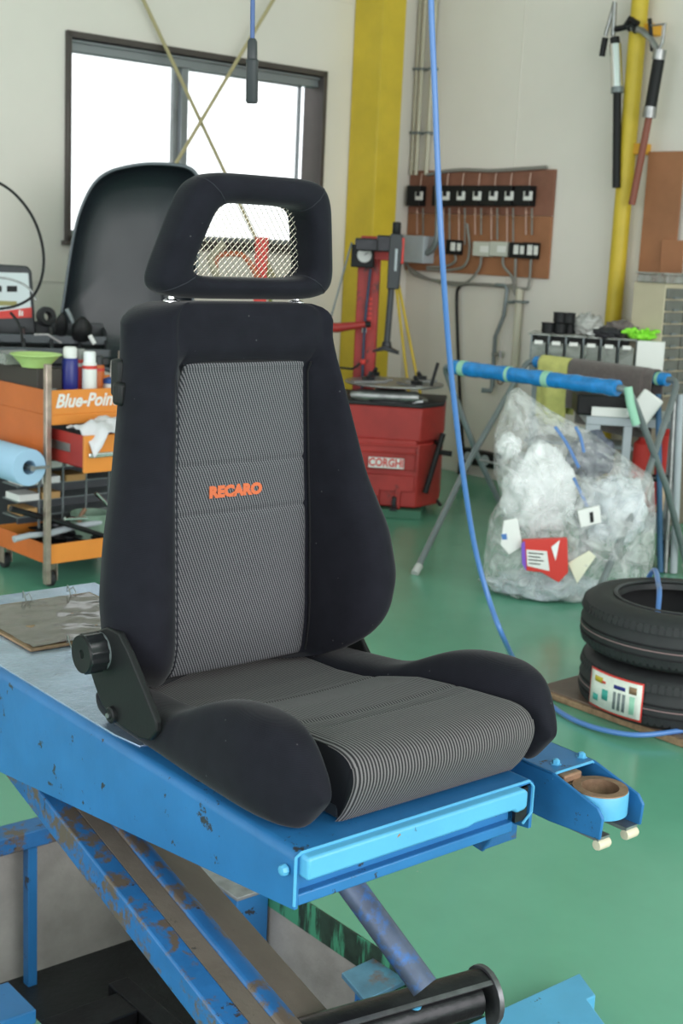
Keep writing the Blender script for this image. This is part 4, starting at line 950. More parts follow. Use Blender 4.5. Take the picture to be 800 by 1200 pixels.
# casters
for x, y in ((.03, .03), (TW-.04, .03), (.03, TD-.04), (TW-.04, TD-.04)):
    c_ = g.part('caster_fork', MB().box((x-.022, y-.03, .03), (x-.018, y+.02, .105)).box((x+.018, y-.03, .03), (x+.022, y+.02, .105)), wornpost, kind=None)
    child(c_, 'wheel', MB().tube([(x-.014, y, .036), (x+.014, y, .036)], .034, 20), rubber, bevel=.004)
# shelves with small parts boxes inside the trolley
sh = Thing('parts_shelf', 'grey steel small parts shelf standing inside the orange trolley', 'shelf', gf, (.3, .3, .197))
for x in (.12, .24, .36, .48, .60): sh.part('upright', MB().box((x, .28, .197), (x+.008, .288, .60)), greysteel)
for z in (.25, .32, .39, .46, .53): sh.part('shelf_board', MB().box((.02, .285, z), (.60, .42, z+.006)), greysteel)
bx = None; tan_ = mat('tan_card', (.50, .30, .12), .7); n_ = 0
for (x, z, w, mt, col_) in ((.03, .53, .09, tan_, 'tan'), (.03, .46, .09, tan_, 'tan'), (.03, .39, .085, white, 'white'), (.02, .32, .10, white, 'white'), (.03, .256, .08, tan_, 'tan'), (.135, .46, .10, white, 'white'), (.135, .39, .09, foam, 'crumpled white'), (.135, .32, .09, tan_, 'tan'), (.255, .39, .10, tan_, 'tan'), (.255, .46, .10, white, 'white'), (.255, .53, .1, tan_, 'tan')):
    ro = ['lowest', 'second', 'third', 'fourth', 'top'][min(4, max(0, int((z-.25)/.068+.1)))]; cl = 'left' if x < .1 else ('middle' if x < .2 else 'right')
    solo('parts_box', '%s parts box on the %s board of the trolley shelf, %s column' % (col_, ro, cl), 'box', MB().box((0, 0, 0), (w, .12, .03)), mt, gf, (0, 0, 0), 'parts boxes inside the trolley', bevel=.002).location = gf.w((x, .272, z+.0065))
# things on the trolley
can0 = None
def can(name, lab, pos, r, h, body, cap, band, hcap=.03):
    t = Thing(name, lab, 'spray can', gf, pos, 'spray cans on the trolley'); x, y, z = pos
    t.part('can_body', MB().lathe(pos, [(r*.9, 0), (r, .004), (r, h*.78), (r*.86, h*.82)], 20), body)
    t.part('can_cap', MB().lathe((x, y, z+h*.80), [(r*.84, 0), (r*.84, h*.17), (r*.7, h*.2), (0, h*.2)], 20), cap)
    if band: t.part('can_band', MB().lathe((x, y, z+h*.70), [(r*1.01, 0), (r*1.01, h*.06)], 20), band)
    return t
TZ = .7525
def gp(px, py, y): return on(gf, 1, y, px, py)
def onz(px, py, z=TZ): return on(gf, 2, z, px, py)
can('spray_can', 'spray can with dark blue body and tall white cap on the orange trolley', (gp(82, 440, .10).x, .10, TZ), .034, .262, navy, white, None)
can('spray_can', 'red and white spray can with a rounded clear cap, rear one', (gp(95, 440, .12).x, .13, TZ), .029, .25, redbright, clearp, white)
can('spray_can', 'white labelled spray can with red bands and translucent cap, front one', (gp(104, 450, .06).x, .055, TZ), .031, .245, white, foam, redbright)
can('spray_can', 'dark spray can with an orange base band beside the white bottle', (gp(117, 450, .10).x, .12, TZ), .030, .22, orange_d, blackg, redbright)
x = gp(131, 455, .08).x; bt = Thing('white_bottle', 'white plastic bottle with a blue lid and straw on the orange trolley', 'bottle', gf, (x, .08, TZ))
bt.part('bottle_body', MB().lathe((x, .08, TZ), [(.036, 0), (.038, .004), (.038, .095), (.034, .105)], 20), white); bt.part('lid', MB().lathe((x, .08, TZ+.103), [(.039, 0), (.039, .018), (.015, .026), (0, .026)], 20), mat('blue_lid', (.03, .09, .32), .4)); bt.part('spout', MB().tube([(x, .08, TZ+.12), (x, .08, TZ+.20)], [.009, .005], 10), white)
# box carrying clear tray and green bowl
bw = gp(42, 430, .17); bz = bw.z
bx_ = Thing('black_crate', 'low dark crate under the clear tray and bowl at the left of the trolley top', 'crate', gf, (.0, .30, TZ))
m = MB(); m.box((.01, .10, TZ), (.13, .44, bz-.001)); bx_.part('crate_body', m, mat('dark_crate', (.05, .04, .035), .6), bevel=.006)
ct = Thing('clear_tray', 'clear plastic tray with small parts behind the green bowl', 'tray', gf, (.06, .36, bz))
m = MB(); m.box((-.04, .275, bz), (.15, .46, bz+.004)); ct.part('tray_base', m, clearp); m = MB()
m.box((-.04, .275, bz+.002), (.15, .279, bz+.045)); m.box((-.04, .456, bz+.002), (.15, .46, bz+.045)); m.box((-.04, .275, bz+.002), (-.036, .46, bz+.045)); m.box((.146, .275, bz+.002), (.15, .46, bz+.045)); ct.part('tray_rim', m, clearp)
solo('green_bowl', 'lime green plastic bowl at the front left of the trolley top', 'bowl', MB().lathe((0, 0, 0), [(.0, .004), (.050, .002), (.058, 0), (.062, .006), (.066, .014), (.088, .036), (.102, .050), (.108, .052), (.108, .056), (.100, .054), (.062, .016), (0, .010)], 36), limeg, Frame(gf.w((bw.x, .17, bz)), 0))
p = onz(30, 455); bk = Thing('flat_box', 'pale flat carton lying at the left end of the trolley tray', 'box', gf, (p.x, p.y, TZ)); bk.part('carton', MB().box((p.x-.05, p.y-.035, TZ), (p.x+.07, p.y+.035, TZ+.04), rz=.2), mat('blue_grey_carton', (.30, .42, .52), .7), bevel=.002)
for i, (a_, mt, nm) in enumerate(((-.03, purple, 'purple'), (.03, mat('orange_plastic', (.85, .22, .04), .4), 'orange'))):
    o = Thing('hand_clip', nm+' plastic clip lying on the pale flat carton', 'clip', gf, (p.x+a_, p.y, TZ+.046)); P = V3((p.x+a_, p.y-.01, TZ+.055))
    o.part('clip_ring', MB().ring(P+V3((-.012, 0, .008)), [(.010, -.008), (.018, -.008), (.018, .008), (.010, .008)], 18, (0, -1, .3)), mt); o.part('clip_arm', MB().box(P+V3((-.005, -.01, 0)), P+V3((.028, .012, .018)), rz=.3), mt, bevel=.004)
p = onz(80, 452); sc_ = Thing('red_scissors', 'red handled scissors lying on the trolley tray in front of the cans', 'scissors', gf, (p.x, p.y, TZ))
for dx in (-.032, .032): sc_.part('finger_ring', MB().ring((p.x+dx, p.y, TZ+.030), [(.019, -.007), (.029, -.007), (.031, 0), (.029, .007), (.019, .007), (.018, 0)], 22, (.1, -1, .35)), redbright)
sc_.part('blade', MB().box((p.x-.01, p.y, TZ+.002), (p.x+.012, p.y+.12, TZ+.008), rz=.1), steel)
p = onz(70, 450); jar = solo('glass_jar', 'small clear glass jar standing by the corner post on the trolley', 'jar', MB().lathe((0, 0, 0), [(.024, 0), (.026, .01), (.026, .07), (.02, .08), (.021, .095)], 20), clearp, Frame(gf.w((.05, .05, TZ)), 0))
# crumpled white cloth on the drawer
m = MB(); rows = []
for i in range(31):
    row = []
    for j in range(17):
        x = .065+.33*i/30; y = -.26+.22*j/16; n1 = noise.noise(V3((x*12, y*12, 1))); n2 = noise.noise(V3((x*28, y*28, 4)))
        z = .700+.034*n1+.018*n2+.03*math.sin(PI*i/30)*math.sin(PI*j/16)
        if y < -.225: z -= (-.225-y)*.3
        if i > 25: z -= .003
        if x < .13 and j < 8: z -= 1.1*(.13-x)*(1-j/8)*1.3; y -= .0
        row.append((x+.004*n2, y, z))
    rows.append(row)
m.grid(rows); solo('white_rag', 'crumpled white rag lying over the open drawer of the orange trolley', 'cloth', m, whitecloth, gf, (.2, -.1, .69), smooth=4, solid=.004)
m = MB(); rows = []
for i in range(13):
    rows.append([(.075+.05*j/6-.0025*i, -.225-.006*math.sin(j*1.3+i*.2), .70-.011*i) for j in range(7)])
# paper roll on the left side
a = gp(34, 548, -.02); c_ = V3((-.105, 0, a.z)); rl = Thing('paper_roll', 'large pale blue paper roll mounted on the left side of the trolley', 'paper roll', gf, (-.105, .2, a.z-.08))
rl.part('roll', MB().ring((-.095, -.02, a.z), [(.030, 0), (.076, 0), (.078, .003), (.078, .427), (.076, .43), (.03, .43)], 40, (0, 1, 0)), bluepaper)
rl.part('core_rod', MB().tube([(-.095, -.05, a.z), (-.095, .44, a.z)], .012, 10), steel); rl.part('roll_bracket', MB().box((-.10, -.045, a.z-.006), (-.012, -.04, a.z+.006)), steel, bevel=.001); rl.part('roll_bracket', MB().box((-.10, .435, a.z-.02), (-.012, .443, a.z+.02)), orange_d, bevel=.002)
# pot, tools on the bottom tray
BZ = .116
pt = Thing('tin_pot', 'old pale green tin can standing in the bottom tray of the trolley', 'can', gf, (.2, .15, BZ)); a = gp(106, 600, .15)
pt.part('pot_body', MB().lathe((a.x, .15, BZ), [(.0, .002), (.085, 0), (.088, .005), (.088, .155), (.090, .160), (.084, .160), (.083, .01), (0, .008)], 28), mat('faded_green_tin', (.22, .33, .25), .5, var=.3, vscale=12, chips=[((.30, .26, .22), .85, 12, .1, (1, 1, 1))]), bevel=0)
pt.part('pot_support', MB().box((a.x-.07, .08, .1155), (a.x+.07, .22, .1159)), oily)
for i, (A, B, r, mt, lab) in enumerate((((12, 596), (128, 630), .014, oily, 'long dark steel bar lying in the bottom tray of the trolley'), ((16, 632), (52, 626), .014, lgrey, 'pale grey handle sticking out over the left edge of the bottom tray'), ((58, 625), (118, 612), .015, lgrey, 'pale curved steel tool lying in the front of the bottom tray'), ((76, 608), (130, 609), .010, chrome, 'bright chrome extension bar in the bottom tray'), ((92, 612), (100, 596), .012, rusty, 'short rusty tool standing by the tin can'), ((112, 578), (132, 600), .009, chrome, 'chrome ratchet leaning on the tin can'))):
    z_ = .20 if i != 5 else .26; a = on(gf, 1, .03+.02*i, *A); b = on(gf, 1, .03+.02*i, *B)
    solo('hand_tool', lab, 'tool', MB().tube([V3(), (b-a)*.5+V3((0, 0, .006)), b-a], [r, r*.9, r*.8], 8), mt, gf, (0, 0, 0)).location = gf.w(a)
solo('tool_pile', 'heap of dark steel odds and ends filling the bottom tray of the trolley', 'tools', lump(95, 625, 5.75, .2, .15, .05, 3.3, .5, 6)[0], oily, Frame(gf.w((.30, .23, .165)), 0), kind='stuff')

# ================================================================== WHEEL BALANCER
hf = Frame(V3((aty(60, 400, 6.35).x, 6.35, 0)), R.a-.5)
wb = Thing('wheel_balancer', 'dark grey wheel balancer with slanted display panel, tray top and raised black wheel guard', 'wheel balancer', hf, (0, 0, 0))
def Hh(x, y, yy): return on(hf, 1, yy, x, y)
zt_ = Hh(60, 402, 0).z; xl = Hh(-40, 400, 0).x; xr = Hh(128, 400, 0).x
m = MB(); m.prism([(xl, 0), (xr-.05, 0), (xr-.02, zt_-.10), (xl, zt_-.10)], 1, .02, .42); wb.part('cabinet', m, blackg, bevel=.01)
m = MB(); m.box((xl, -.02, zt_-.10), (xr, .46, zt_-.06)); wb.part('tray_base', m, blackg, bevel=.008)
for i in range(6):
    x = xl+(xr-xl)*i/5; wb.part('tray_divider', MB().prism([(-.02, zt_-.06), (.46, zt_-.06), (.46, zt_+.05), (.30, zt_+.04), (.1, zt_-.03), (-.02, zt_-.02)], 0, x-.008, x+.008), blackg, bevel=.003)
wb.part('tray_lip', MB().box((xl, -.025, zt_-.06), (xr, -.01, zt_-.022)), mat('slate_plastic', (.075, .085, .095), .4), bevel=.004)
wb.part('tray_shelf', MB().box((xl, .20, zt_-.02), (xr, .215, zt_+.022)), MT['slate_plastic'], bevel=.004)
wb.part('tray_back', MB().box((xl, .44, zt_-.06), (xr, .46, zt_+.07)), blackg, bevel=.004)
# display
dq = [Hh(*q, .40) for q in ((-60, 392), (42, 392), (37, 318), (32, 312), (-60, 306))]
m = MB().prism([(v.x, v.z) for v in dq], 1, .40, .46); ds = wb.part('display_head', m, blackg, bevel=.008)
def dpoly(nm, pts, mt, d): 
    q_ = [Hh(*c, .40) for c in pts]; return child(ds, nm, MB().prism([(v.x, v.z) for v in q_], 1, .40-d-.002, .40-d+.001), mt)
facem = mat('display_face', (.60, .66, .68), .4)
dpoly('face', [(-50, 318), (33, 320), (37, 372), (-50, 374)], facem, .001)
dpoly('face_strip', [(-50, 371), (37, 360), (37.5, 372), (-50, 375)], redbright, .003)
dpoly('readout', [(8, 335), (20, 335), (20, 342), (8, 342)], blackp, .003); dpoly('readout', [(-12, 334), (2, 335), (2, 342), (-12, 341)], blackp, .003)
dpoly('key_pad', [(-12, 352), (20, 353), (19, 358), (-12, 358)], mat('olive_keys', (.30, .27, .10), .5), .003)
dpoly('face_mark', [(22, 364), (24, 363), (24, 370), (22, 370)], white, .004); dpoly('face_mark', [(25, 365), (27, 364), (27, 370), (25, 370)], white, .004)
# raised wheel guard: rounded shell with rim
go = [(70, 372), (74, 345), (79, 310), (86, 270), (95, 240), (108, 215), (124, 201), (145, 194), (172, 190), (205, 191), (226, 197), (236, 215), (237, 250), (234, 290), (229, 335), (222, 380), (200, 425), (150, 440), (90, 420)]
q0 = [Hh(*c, .50) for c in go]; cen = V3((sum(v.x for v in q0)/len(q0), .5, sum(v.z for v in q0)/len(q0)))
ol = [V3(p) for p in spline([tuple(v) for v in q0+[q0[0]]], 90)][:-1]
m = MB(); rr_ = []
for k_, d_ in ((.0, .17), (.35, .17), (.70, .155), (.88, .12), (.955, .06), (.975, .0), (.96, -.012)):
    rr_.append([cen+(v-cen)*max(k_, .001)+V3((0, d_, 0)) for v in ol])
m.loft(rr_, caps=False); wb.part('wheel_guard', m, hoodm, smooth=4)
m = MB(); rr_ = [[cen+(v-cen)*k_+V3((0, d_, 0)) for v in ol] for k_, d_ in ((.965, -.014), (.985, -.018), (1.0, -.008), (1.0, .02), (.985, .03), (.965, .0))]
m.loft(rr_+[rr_[0]], caps=False); wb.part('guard_rim', m, hoodrim, smooth=4)
wb.part('guard_arm', MB().tube([Hh(200, 440, .56), Hh(200, 380, .62), Hh(190, 300, .66)], .03, 10), blackg)
# shaft with cone
a = Hh(100, 372, .15); cn0 = Hh(54, 371, .30)
m = MB().ring((cn0.x, .30, cn0.z), [(.022, -.02), (.045, -.022), (.050, 0), (.045, .022), (.022, .02)], 28, (0, -1, .2))
solo('balancer_cone', 'black ring cone standing on the back of the balancer tray', 'cone', MB().ring((0, 0, 0), [(.022, -.02), (.045, -.022), (.050, 0), (.045, .022), (.022, .02)], 28, (0, -1, .2)), rubber, Frame(hf.w(cn0), R.a))
for (px, py, r, lab) in ((96, 385, .045, 'round black clamp nut on the balancer tray below the guard'), (72, 380, .028, 'small black cone tool beside the clamp nut')):
    a = Hh(px, py, .18); solo('clamp_nut', lab, 'clamp', MB().lathe((0, 0, 0), [(r*.5, -.05), (r, -.05), (r*1.1, -.02), (r*1.1, .01), (r*.7, .04), (r*.3, .06), (0, .06)], 20, (.15, -.5, 1)), blackp, Frame(hf.w(a), 0))
a = Hh(78, 362, .2); b = Hh(84, 378, .2); solo('grey_lever', 'grey lever sticking up beside the clamp nut', 'lever', MB().tube([V3(), b-a+V3((.02, 0, -.03))], .012, 8), greysteel, hf, (0, 0, 0)).location = hf.w(a)
a = Hh(108, 398, .1); solo('white_marker', 'short white marker lying on the tray edge of the balancer', 'marker', MB().tube([(-.012, 0, .02), (.012, 0, -.02)], .011, 8), white, Frame(hf.w(a), 0))
a = Hh(40, 392, .0); b = Hh(72, 402, .0); solo('wheel_pliers', 'thin steel pliers lying across the balancer tray', 'pliers', MB().tube([V3(), (b-a)*.5+V3((0, 0, .02)), b-a], .006, 6), steel, hf, (0, 0, 0)).location = hf.w(a)
# looping black cable
cb = [aty(x, y, 6.0) for x, y in ((-30, 205), (0, 215), (22, 232), (40, 258), (50, 290), (50, 320), (40, 345), (20, 358), (-5, 363), (-40, 372))]
solo('black_cable', 'black cable looping down past the display panel at the left edge', 'cable', MB().tube(spline([tuple(v-cb[0]) for v in cb], 60), .0065, 8), blackp, Frame(cb[0], 0))
cb = [aty(x, y, 5.95) for x, y in ((12, 366), (20, 376), (25, 390), (26, 402))]
solo('probe_cable', 'short black cable running from the display down to the clear tray', 'cable', MB().tube(spline([tuple(v-cb[0]) for v in cb], 20), .006, 8), blackp, Frame(cb[0], 0))
cb = [aty(x, y, 6.02) for x, y in ((-20, 325), (5, 326), (25, 332), (38, 342), (42, 352))]
solo('grey_cable', 'grey cable arching across the display panel', 'cable', MB().tube(spline([tuple(v-cb[0]) for v in cb], 20), .005, 8), steel, Frame(cb[0], 0))

# ================================================================== RED CRANE BEHIND THE SEAT (seen through the headrest mesh)
Yc = 7.6; a = aty(307, 278, Yc); cr = Thing('engine_crane', 'red steel engine crane standing below the window behind the seat', 'crane', Frame(V3((a.x, Yc, 0)), 0), (0, 0, 0)); O_ = V3((a.x, Yc, 0))
cr.part('mast', MB().box((-.035, -.035, .03), (.035, .035, a.z)), redbright, bevel=.005)
pp = [aty(x, y, Yc-.1)-O_ for x, y in ((252, 316), (254, 302), (264, 298), (280, 298), (290, 305), (300, 322), (305, 335))]; cr.part('curved_handle', MB().tube(spline([tuple(v) for v in pp], 24), .016, 8), mat('rust_red', (.50, .12, .05), .5))
pp = [aty(x, y, Yc-.15)-O_ for x, y in ((262, 285), (246, 303), (256, 330))]; cr.part('hose', MB().tube([pp[0], pp[1], pp[2]], .022, 8), mat('tan_hose', (.45, .40, .30), .6))
cr.part('base_leg', MB().box((-.05, -.7, .03), (.05, .3, .09)), redbright, bevel=.005); cr.part('brace', MB().tube([(.02, 0, a.z-.1), (.16, 0, .5)], .012, 8), mat('olive_strap', (.20, .22, .08), .7)); cr.part('wheel', MB().tube([(-.02, -.65, .03), (.02, -.65, .03)], .03, 14), rubber)

# ================================================================== ELECTRIC BOARD AND PIPES ON THE RIGHT WALL
def RW(x, y, d): p = rw(x, y, d); return V3((-d, p.y, p.z))
a = RW(478, 200, .02); b = RW(641, 327, .02)
ep = Thing('switch_board', 'brown plywood electrical board fixed to the right wall', 'switchboard', R, (-.01, (a.y+b.y)/2, b.z))
a.y = min(a.y, -.004); zm = (a.z+b.z)/2+.05
ep.part('upper_panel', MB().box((-.02, b.y, zm+.001), (-.002, a.y, a.z)), mat('red_brown_panel', (.27, .115, .075), .6, var=.25, vscale=4), bevel=.002)
ep.part('lower_panel', MB().box((-.02, b.y, b.z), (-.002, a.y, zm-.001)), wood, bevel=.002)
m = MB().tube(spline([tuple(RW(x, y, .04)) for x, y in ((500, 205), (520, 201), (545, 199), (575, 200), (610, 198), (640, 196))], 40), .012, 8); ep.part('cable_bundle', m, cable)
def breaker(px, w, lab, y0=222, y1=243, bw=9):
    a = RW(px-w, y0-6, .021); b = RW(px+w, y1+2, .021); t = Thing('breaker', lab, 'circuit breaker', R, (-.021, (a.y+b.y)/2, b.z), 'breakers on the switch board')
    t.part('breaker_case', MB().box((-.085, b.y, b.z), (-.0205, a.y, a.z)), blackp, bevel=.004)
    c_ = RW(px-.5, (y0+y1)/2-2, .085); t.part('breaker_face', MB().box((-.09, c_.y-.035, c_.z-.025), (-.084, c_.y+.035, c_.z+.03)), white, bevel=.002); t.part('toggle', MB().box((-.105, c_.y-.012, c_.z), (-.089, c_.y+.012, c_.z+.03)), blackp, bevel=.002)
    return t
xs_ = [491.5, 522.5, 540.5, 559.5, 578.5, 597, 619]
ordn = ['leftmost', 'second', 'third', 'fourth', 'fifth', 'sixth', 'rightmost']
for i, x in enumerate(xs_):
    breaker(x, 8.3 if i else 7, 'black breaker with white label, %s in the row on the board' % ordn[i], 224, 240)
for i, x in enumerate(xs_):
    for dx in (-3, 4):
        ep.part('wire', MB().tube(spline([tuple(RW(x+dx, y, d)) for y, d in ((244, .05), (252+dx, .07), (258, .05), (275+6*(i % 3), .035))], 10), .006, 6), cable if dx > 0 else mat('pinkish_wire', (.50, .32, .26), .6) if 'pinkish_wire' not in MT else (cable if dx > 0 else MT['pinkish_wire']))
    ep.part('wire', MB().tube([RW(x+1, 219, .05), RW(x+2, 208, .05), RW(x+3, 203, .035)], .005, 6), MT['pinkish_wire'])
def sbox(name, lab, q, dep, mt, extra=None):
    a = RW(q[0], q[1], .021); b = RW(q[2], q[3], .021); t = Thing(name, lab, 'electrical box', R, (-.021, (a.y+b.y)/2, b.z), 'boxes on the switch board'); t.part('case', MB().box((-.021-dep, b.y, b.z), (-.0205, a.y, a.z)), mt, bevel=.004)
    if extra:
        for e in extra: a = RW(e[0], e[1], .021+dep); b = RW(e[2], e[3], .021+dep); t.part('plate', MB().box((-.026-dep, b.y, b.z), (-.02-dep, a.y, a.z)), white)
    return t
sbox('terminal_box', 'large light grey metal box at the lower left of the board', (480, 276, 508, 309), .11, lgrey)
for i, (x0, lab) in enumerate(((560, 'cream switch box in the lower middle of the board, left one'), (580, 'cream switch box in the lower middle of the board, right one'))):
    sbox('switch_box', lab, (x0, 283, x0+18, 301), .05, mat('cream_enamel', (.55, .56, .50), .5) if 'cream_enamel' not in MT else MT['cream_enamel'], [(x0+3, 288, x0+12, 296)])
for x0, x1, y0, y1, lab in ((527, 542, 281, 299, 'small black starter box on the left part of the board'), (601, 616, 284, 303, 'black starter box right of the cream boxes'), (617, 632, 284, 304, 'black starter box at the lower right of the board')):
    sbox('starter_box', lab, (x0, y0, x1, y1), .04, blackp, [(x0+1.5, y0+3, x0+6, y1-5), (x0+9, y0+4, x0+12.5, y1-5)])
# drooping cables below
dro = [[(533, 299), (533, 306), (522, 312), (500, 313)], [(547, 262), (550, 290), (545, 310), (530, 316), (500, 316)], [(564, 301), (561, 315), (548, 330), (530, 334), (500, 326), (478, 313)],
       [(589, 301), (590, 312), (600, 325), (602, 340), (607, 352)], [(604, 303), (603, 330), (600, 334), (570, 334)], [(622, 304), (619, 335), (610, 338), (560, 333), (520, 330), (485, 322), (476, 308)]]
for d_ in dro: ep.part('cable', MB().tube(spline([tuple(RW(x, y, .045)) for x, y in d_], 24), .009, 8), cable)
m = MB().tube(spline([tuple(RW(x, y, .10)) for x, y in ((500, 297), (508, 290), (512, 275), (513, 240), (512, 205))], 20), .02, 8); ep.part('flexible_conduit', m, greysteel)
# conduits
for px, lab in ((485.5, 'cream vertical conduit pipe in the room corner, left of three'), (491, 'cream vertical conduit pipe in the room corner, middle of three'), (499, 'cream vertical conduit pipe in the room corner, right of three')):
    a = RW(px+5, 0, .04); b = RW(px-4 if px < 495 else px, 205, .04); b.y = min(b.y, -.035 if px < 488 else b.y); D = (a-b); D.x = 0; D.y = max(D.y, -.02); D.y = 0; t = Thing('conduit_pipe', lab, 'conduit', R, tuple(b), 'conduits beside the yellow column')
    t.part('pipe', MB().tube([b, b+D, b+D*1.8], .014 if px != 485.5 else .010, 10), pvc)
    for yy in (80, 155):
        c_ = b+D*((205-yy)/205); t.part('clip', MB().box((-.06, c_.y-.02, c_.z-.008), (-.0, c_.y+.02, c_.z+.008)), greysteel)
# black cable and tap pipe
cb = [RW(x, y, .03) for x, y in ((575, 334), (545, 333), (537, 338), (535, 350), (536, 400), (539, 470), (542, 520))]
solo('power_cable', 'black cable hanging down the wall below the switch board', 'cable', MB().tube(spline([tuple(v-cb[-1]) for v in cb], 50), .011, 8), blackp, Frame(R.w(cb[-1]), R.a))
cn_ = [RW(*c, .05) for c in ((542, 520),)][0]
solo('plug_connector', 'long black plug connector at the end of the hanging cable', 'plug', MB().tube([(0, 0, 0), (0, 0, -.06), (0, 0, -.22), (0, 0, -.30)], [.012, .022, .024, .015], 10), blackp, Frame(R.w(cn_), R.a))
tp = Thing('water_tap', 'grey steel water pipe with taps running down the right wall', 'tap', R, tuple(RW(580, 455, .05)))
a = RW(594, 336, .05); b = RW(576, 440, .05); b.y = RW(577, 440, .05).y
tp.part('pipe', MB().tube([RW(581, 334, .05), RW(592, 335, .05), RW(594, 340, .05), RW(590, 370, .05), RW(580, 395, .05), RW(577, 440, .05)], .013, 10), greysteel)
tp.part('valve', MB().tube([RW(577, 415, .05), RW(586, 415, .05)], .013, 8).tube([RW(586, 411, .05), RW(586, 419, .05)], .01, 8), steel); tp.part('side_stub', MB().tube([RW(594, 354, .05), RW(604, 354, .05)], .01, 8), greysteel)
tp.part('spout', MB().tube([RW(577, 440, .05), RW(577, 452, .06), RW(574, 458, .08), RW(564, 457, .12)], .017, 10), greysteel); tp.part('tap_handle', MB().ring(tuple(RW(586, 446, .06)), [(.02, -.004), (.028, -.004), (.028, .004), (.02, .004)], 16, (1, 0, 0)), rusty)
a = RW(609, 338, .04); b = RW(603, 470, .04); b.z = .01; b.y = a.y
t = Thing('drain_pipe', 'pale plastic pipe running down the right wall to the floor', 'pipe', R, (-.04, a.y, .0)); t.part('pipe', MB().tube([b, a], .024, 12), pvc); t.part('clip', MB().box((-.07, a.y-.05, a.z-.09), (0, a.y+.03, a.z-.075)), greysteel)
# yellow downpipe
a = RW(750, 0, .09); b = RW(718, 375, .09)
t = Thing('yellow_pipe', 'tall yellow painted pipe standing against the right wall', 'pipe', R, (-.09, a.y, 0)); top_ = V3((-.09, a.y, H-.01)); t.part('pipe', MB().tube([V3((-.09, a.y, .0)), top_], .05, 20), yellow)
for py in (37, 175): c_ = RW(745, py, .05); t.part('pipe_bracket', MB().box((-.10, a.y-.10, c_.z-.03), (-.0, a.y-.04, c_.z+.03)), mat('orange_yellow_bracket', (.70, .35, .03), .5) if 'orange_yellow_bracket' not in MT else MT['orange_yellow_bracket'], bevel=.003)
# two hand pumps hanging on the pipe
def tubeW(t, nm, pts, r, mt, d=.16, n=12, **k): return t.part(nm, MB().tube([RW(x, y, d) for x, y in pts], r, n), mt, **k)
pa = Thing('grease_pump', 'hand pump with bright steel sleeve and black tube hanging left of the yellow pipe', 'hand pump', R, tuple(RW(723, 210, .16)), 'pumps on the yellow pipe')
tubeW(pa, 'sleeve', ((721, 52), (723, 104)), .034, chrome); tubeW(pa, 'tube', ((723, 108), (722, 220)), .024, blackp); tubeW(pa, 'collar', ((723, 102), (723, 109)), .036, greysteel); tubeW(pa, 'head', ((720, 44), (721, 53)), .028, oily)
tubeW(pa, 'lever', ((720, 2), (716, 18), (709, 42)), .012, steel); tubeW(pa, 'lever_grip', ((709, 44), (705, 66)), .018, blackp); tubeW(pa, 'link', ((720, 4), (718, 42)), .014, steel); tubeW(pa, 'yoke', ((722, 34), (732, 32), (738, 22), (747, 28)), .018, oily)
pc_ = Thing('drum_pump', 'hand pump with black sleeve and brown tube hanging right of the yellow pipe', 'hand pump', R, tuple(RW(742, 240, .16)), 'pumps on the yellow pipe')
tubeW(pc_, 'sleeve', ((772, 68), (762, 126)), .034, blackp); tubeW(pc_, 'upper_collar', ((773, 58), (771, 70)), .038, steel); tubeW(pc_, 'lower_collar', ((762, 125), (760, 138)), .038, steel); tubeW(pc_, 'tube', ((760, 138), (740, 240)), .021, mat('red_brown_tube', (.24, .07, .045), .5))
tubeW(pc_, 'lever', ((741, 33), (752, 36), (762, 45), (770, 58)), .019, steel); tubeW(pc_, 'lever_bracket', ((736, 33), (742, 30), (746, 36)), .022, oily); tubeW(pc_, 'handle_loop', ((762, 52), (762, 30), (779, 28), (776, 50), (772, 58)), .009, steel); tubeW(pc_, 'rear_plate', ((761, 22), (764, 60)), .012, oily)
# wooden boards leaning on the wall
for q_, lab, d_, nm in (((765, 178, 792, 322), 'tall orange brown plywood board leaning on the wall right of the yellow pipe', .03, wood), ((781, 281, 800, 330), 'short plywood offcut leaning beside the tall board', .05, wood)):
    a = RW(q_[0]-4, q_[1], d_); b = RW(q_[2]-2, q_[3], d_); solo('plywood_board', lab, 'board', MB().box((-.012, b.y-a.y, -a.z+.75), (.0, 0, 0)), nm, R, (0, 0, 0), 'plywood boards on the right wall', bevel=.002).location = R.w(a)
c_ = RW(779, 420, .08); a = RW(735, 330, .08); solo('wall_ledge', 'timber ledge on the right wall carrying the plywood boards', 'ledge', MB().box((-.09, -.75, -.04), (.09, .05, 0)), wood_edge, Frame(R.w((-.091, a.y-.2, .748)), R.a), bevel=.003)

# ================================================================== PARTS BINS, DRAWERS, CART AT THE RIGHT
bf = Frame(V3((aty(623, 390, 7.45).x, 7.45, 0)), math.radians(-14))
def Bn(x, y, yy=0): return on(bf, 1, yy, x, y)
a = Bn(623, 390); b = Bn(746, 430); z1 = a.z; z0 = Bn(680, 447).z; x1 = Bn(746, 400).x
rk = Thing('bin_rack', 'grey rack of clear tilt-out parts bins behind the trestle', 'bin rack', bf, (.2, .2, z0))
rk.part('rack_top', MB().box((-.02, -.01, z1-.012), (x1, .26, z1)), clearp, bevel=.004); rk.part('rack_back', MB().box((0, .25, z0), (x1, .26, z1-.012)), greysteel); rk.part('rack_floor', MB().box((0, 0, z0-.012), (x1+.13, .26, z0)), greysteel)
for i in range(7):
    x = x1*i/6; rk.part('divider', MB().box((x-.004, .0, z0), (x+.004, .25, z1-.012)), greysteel)
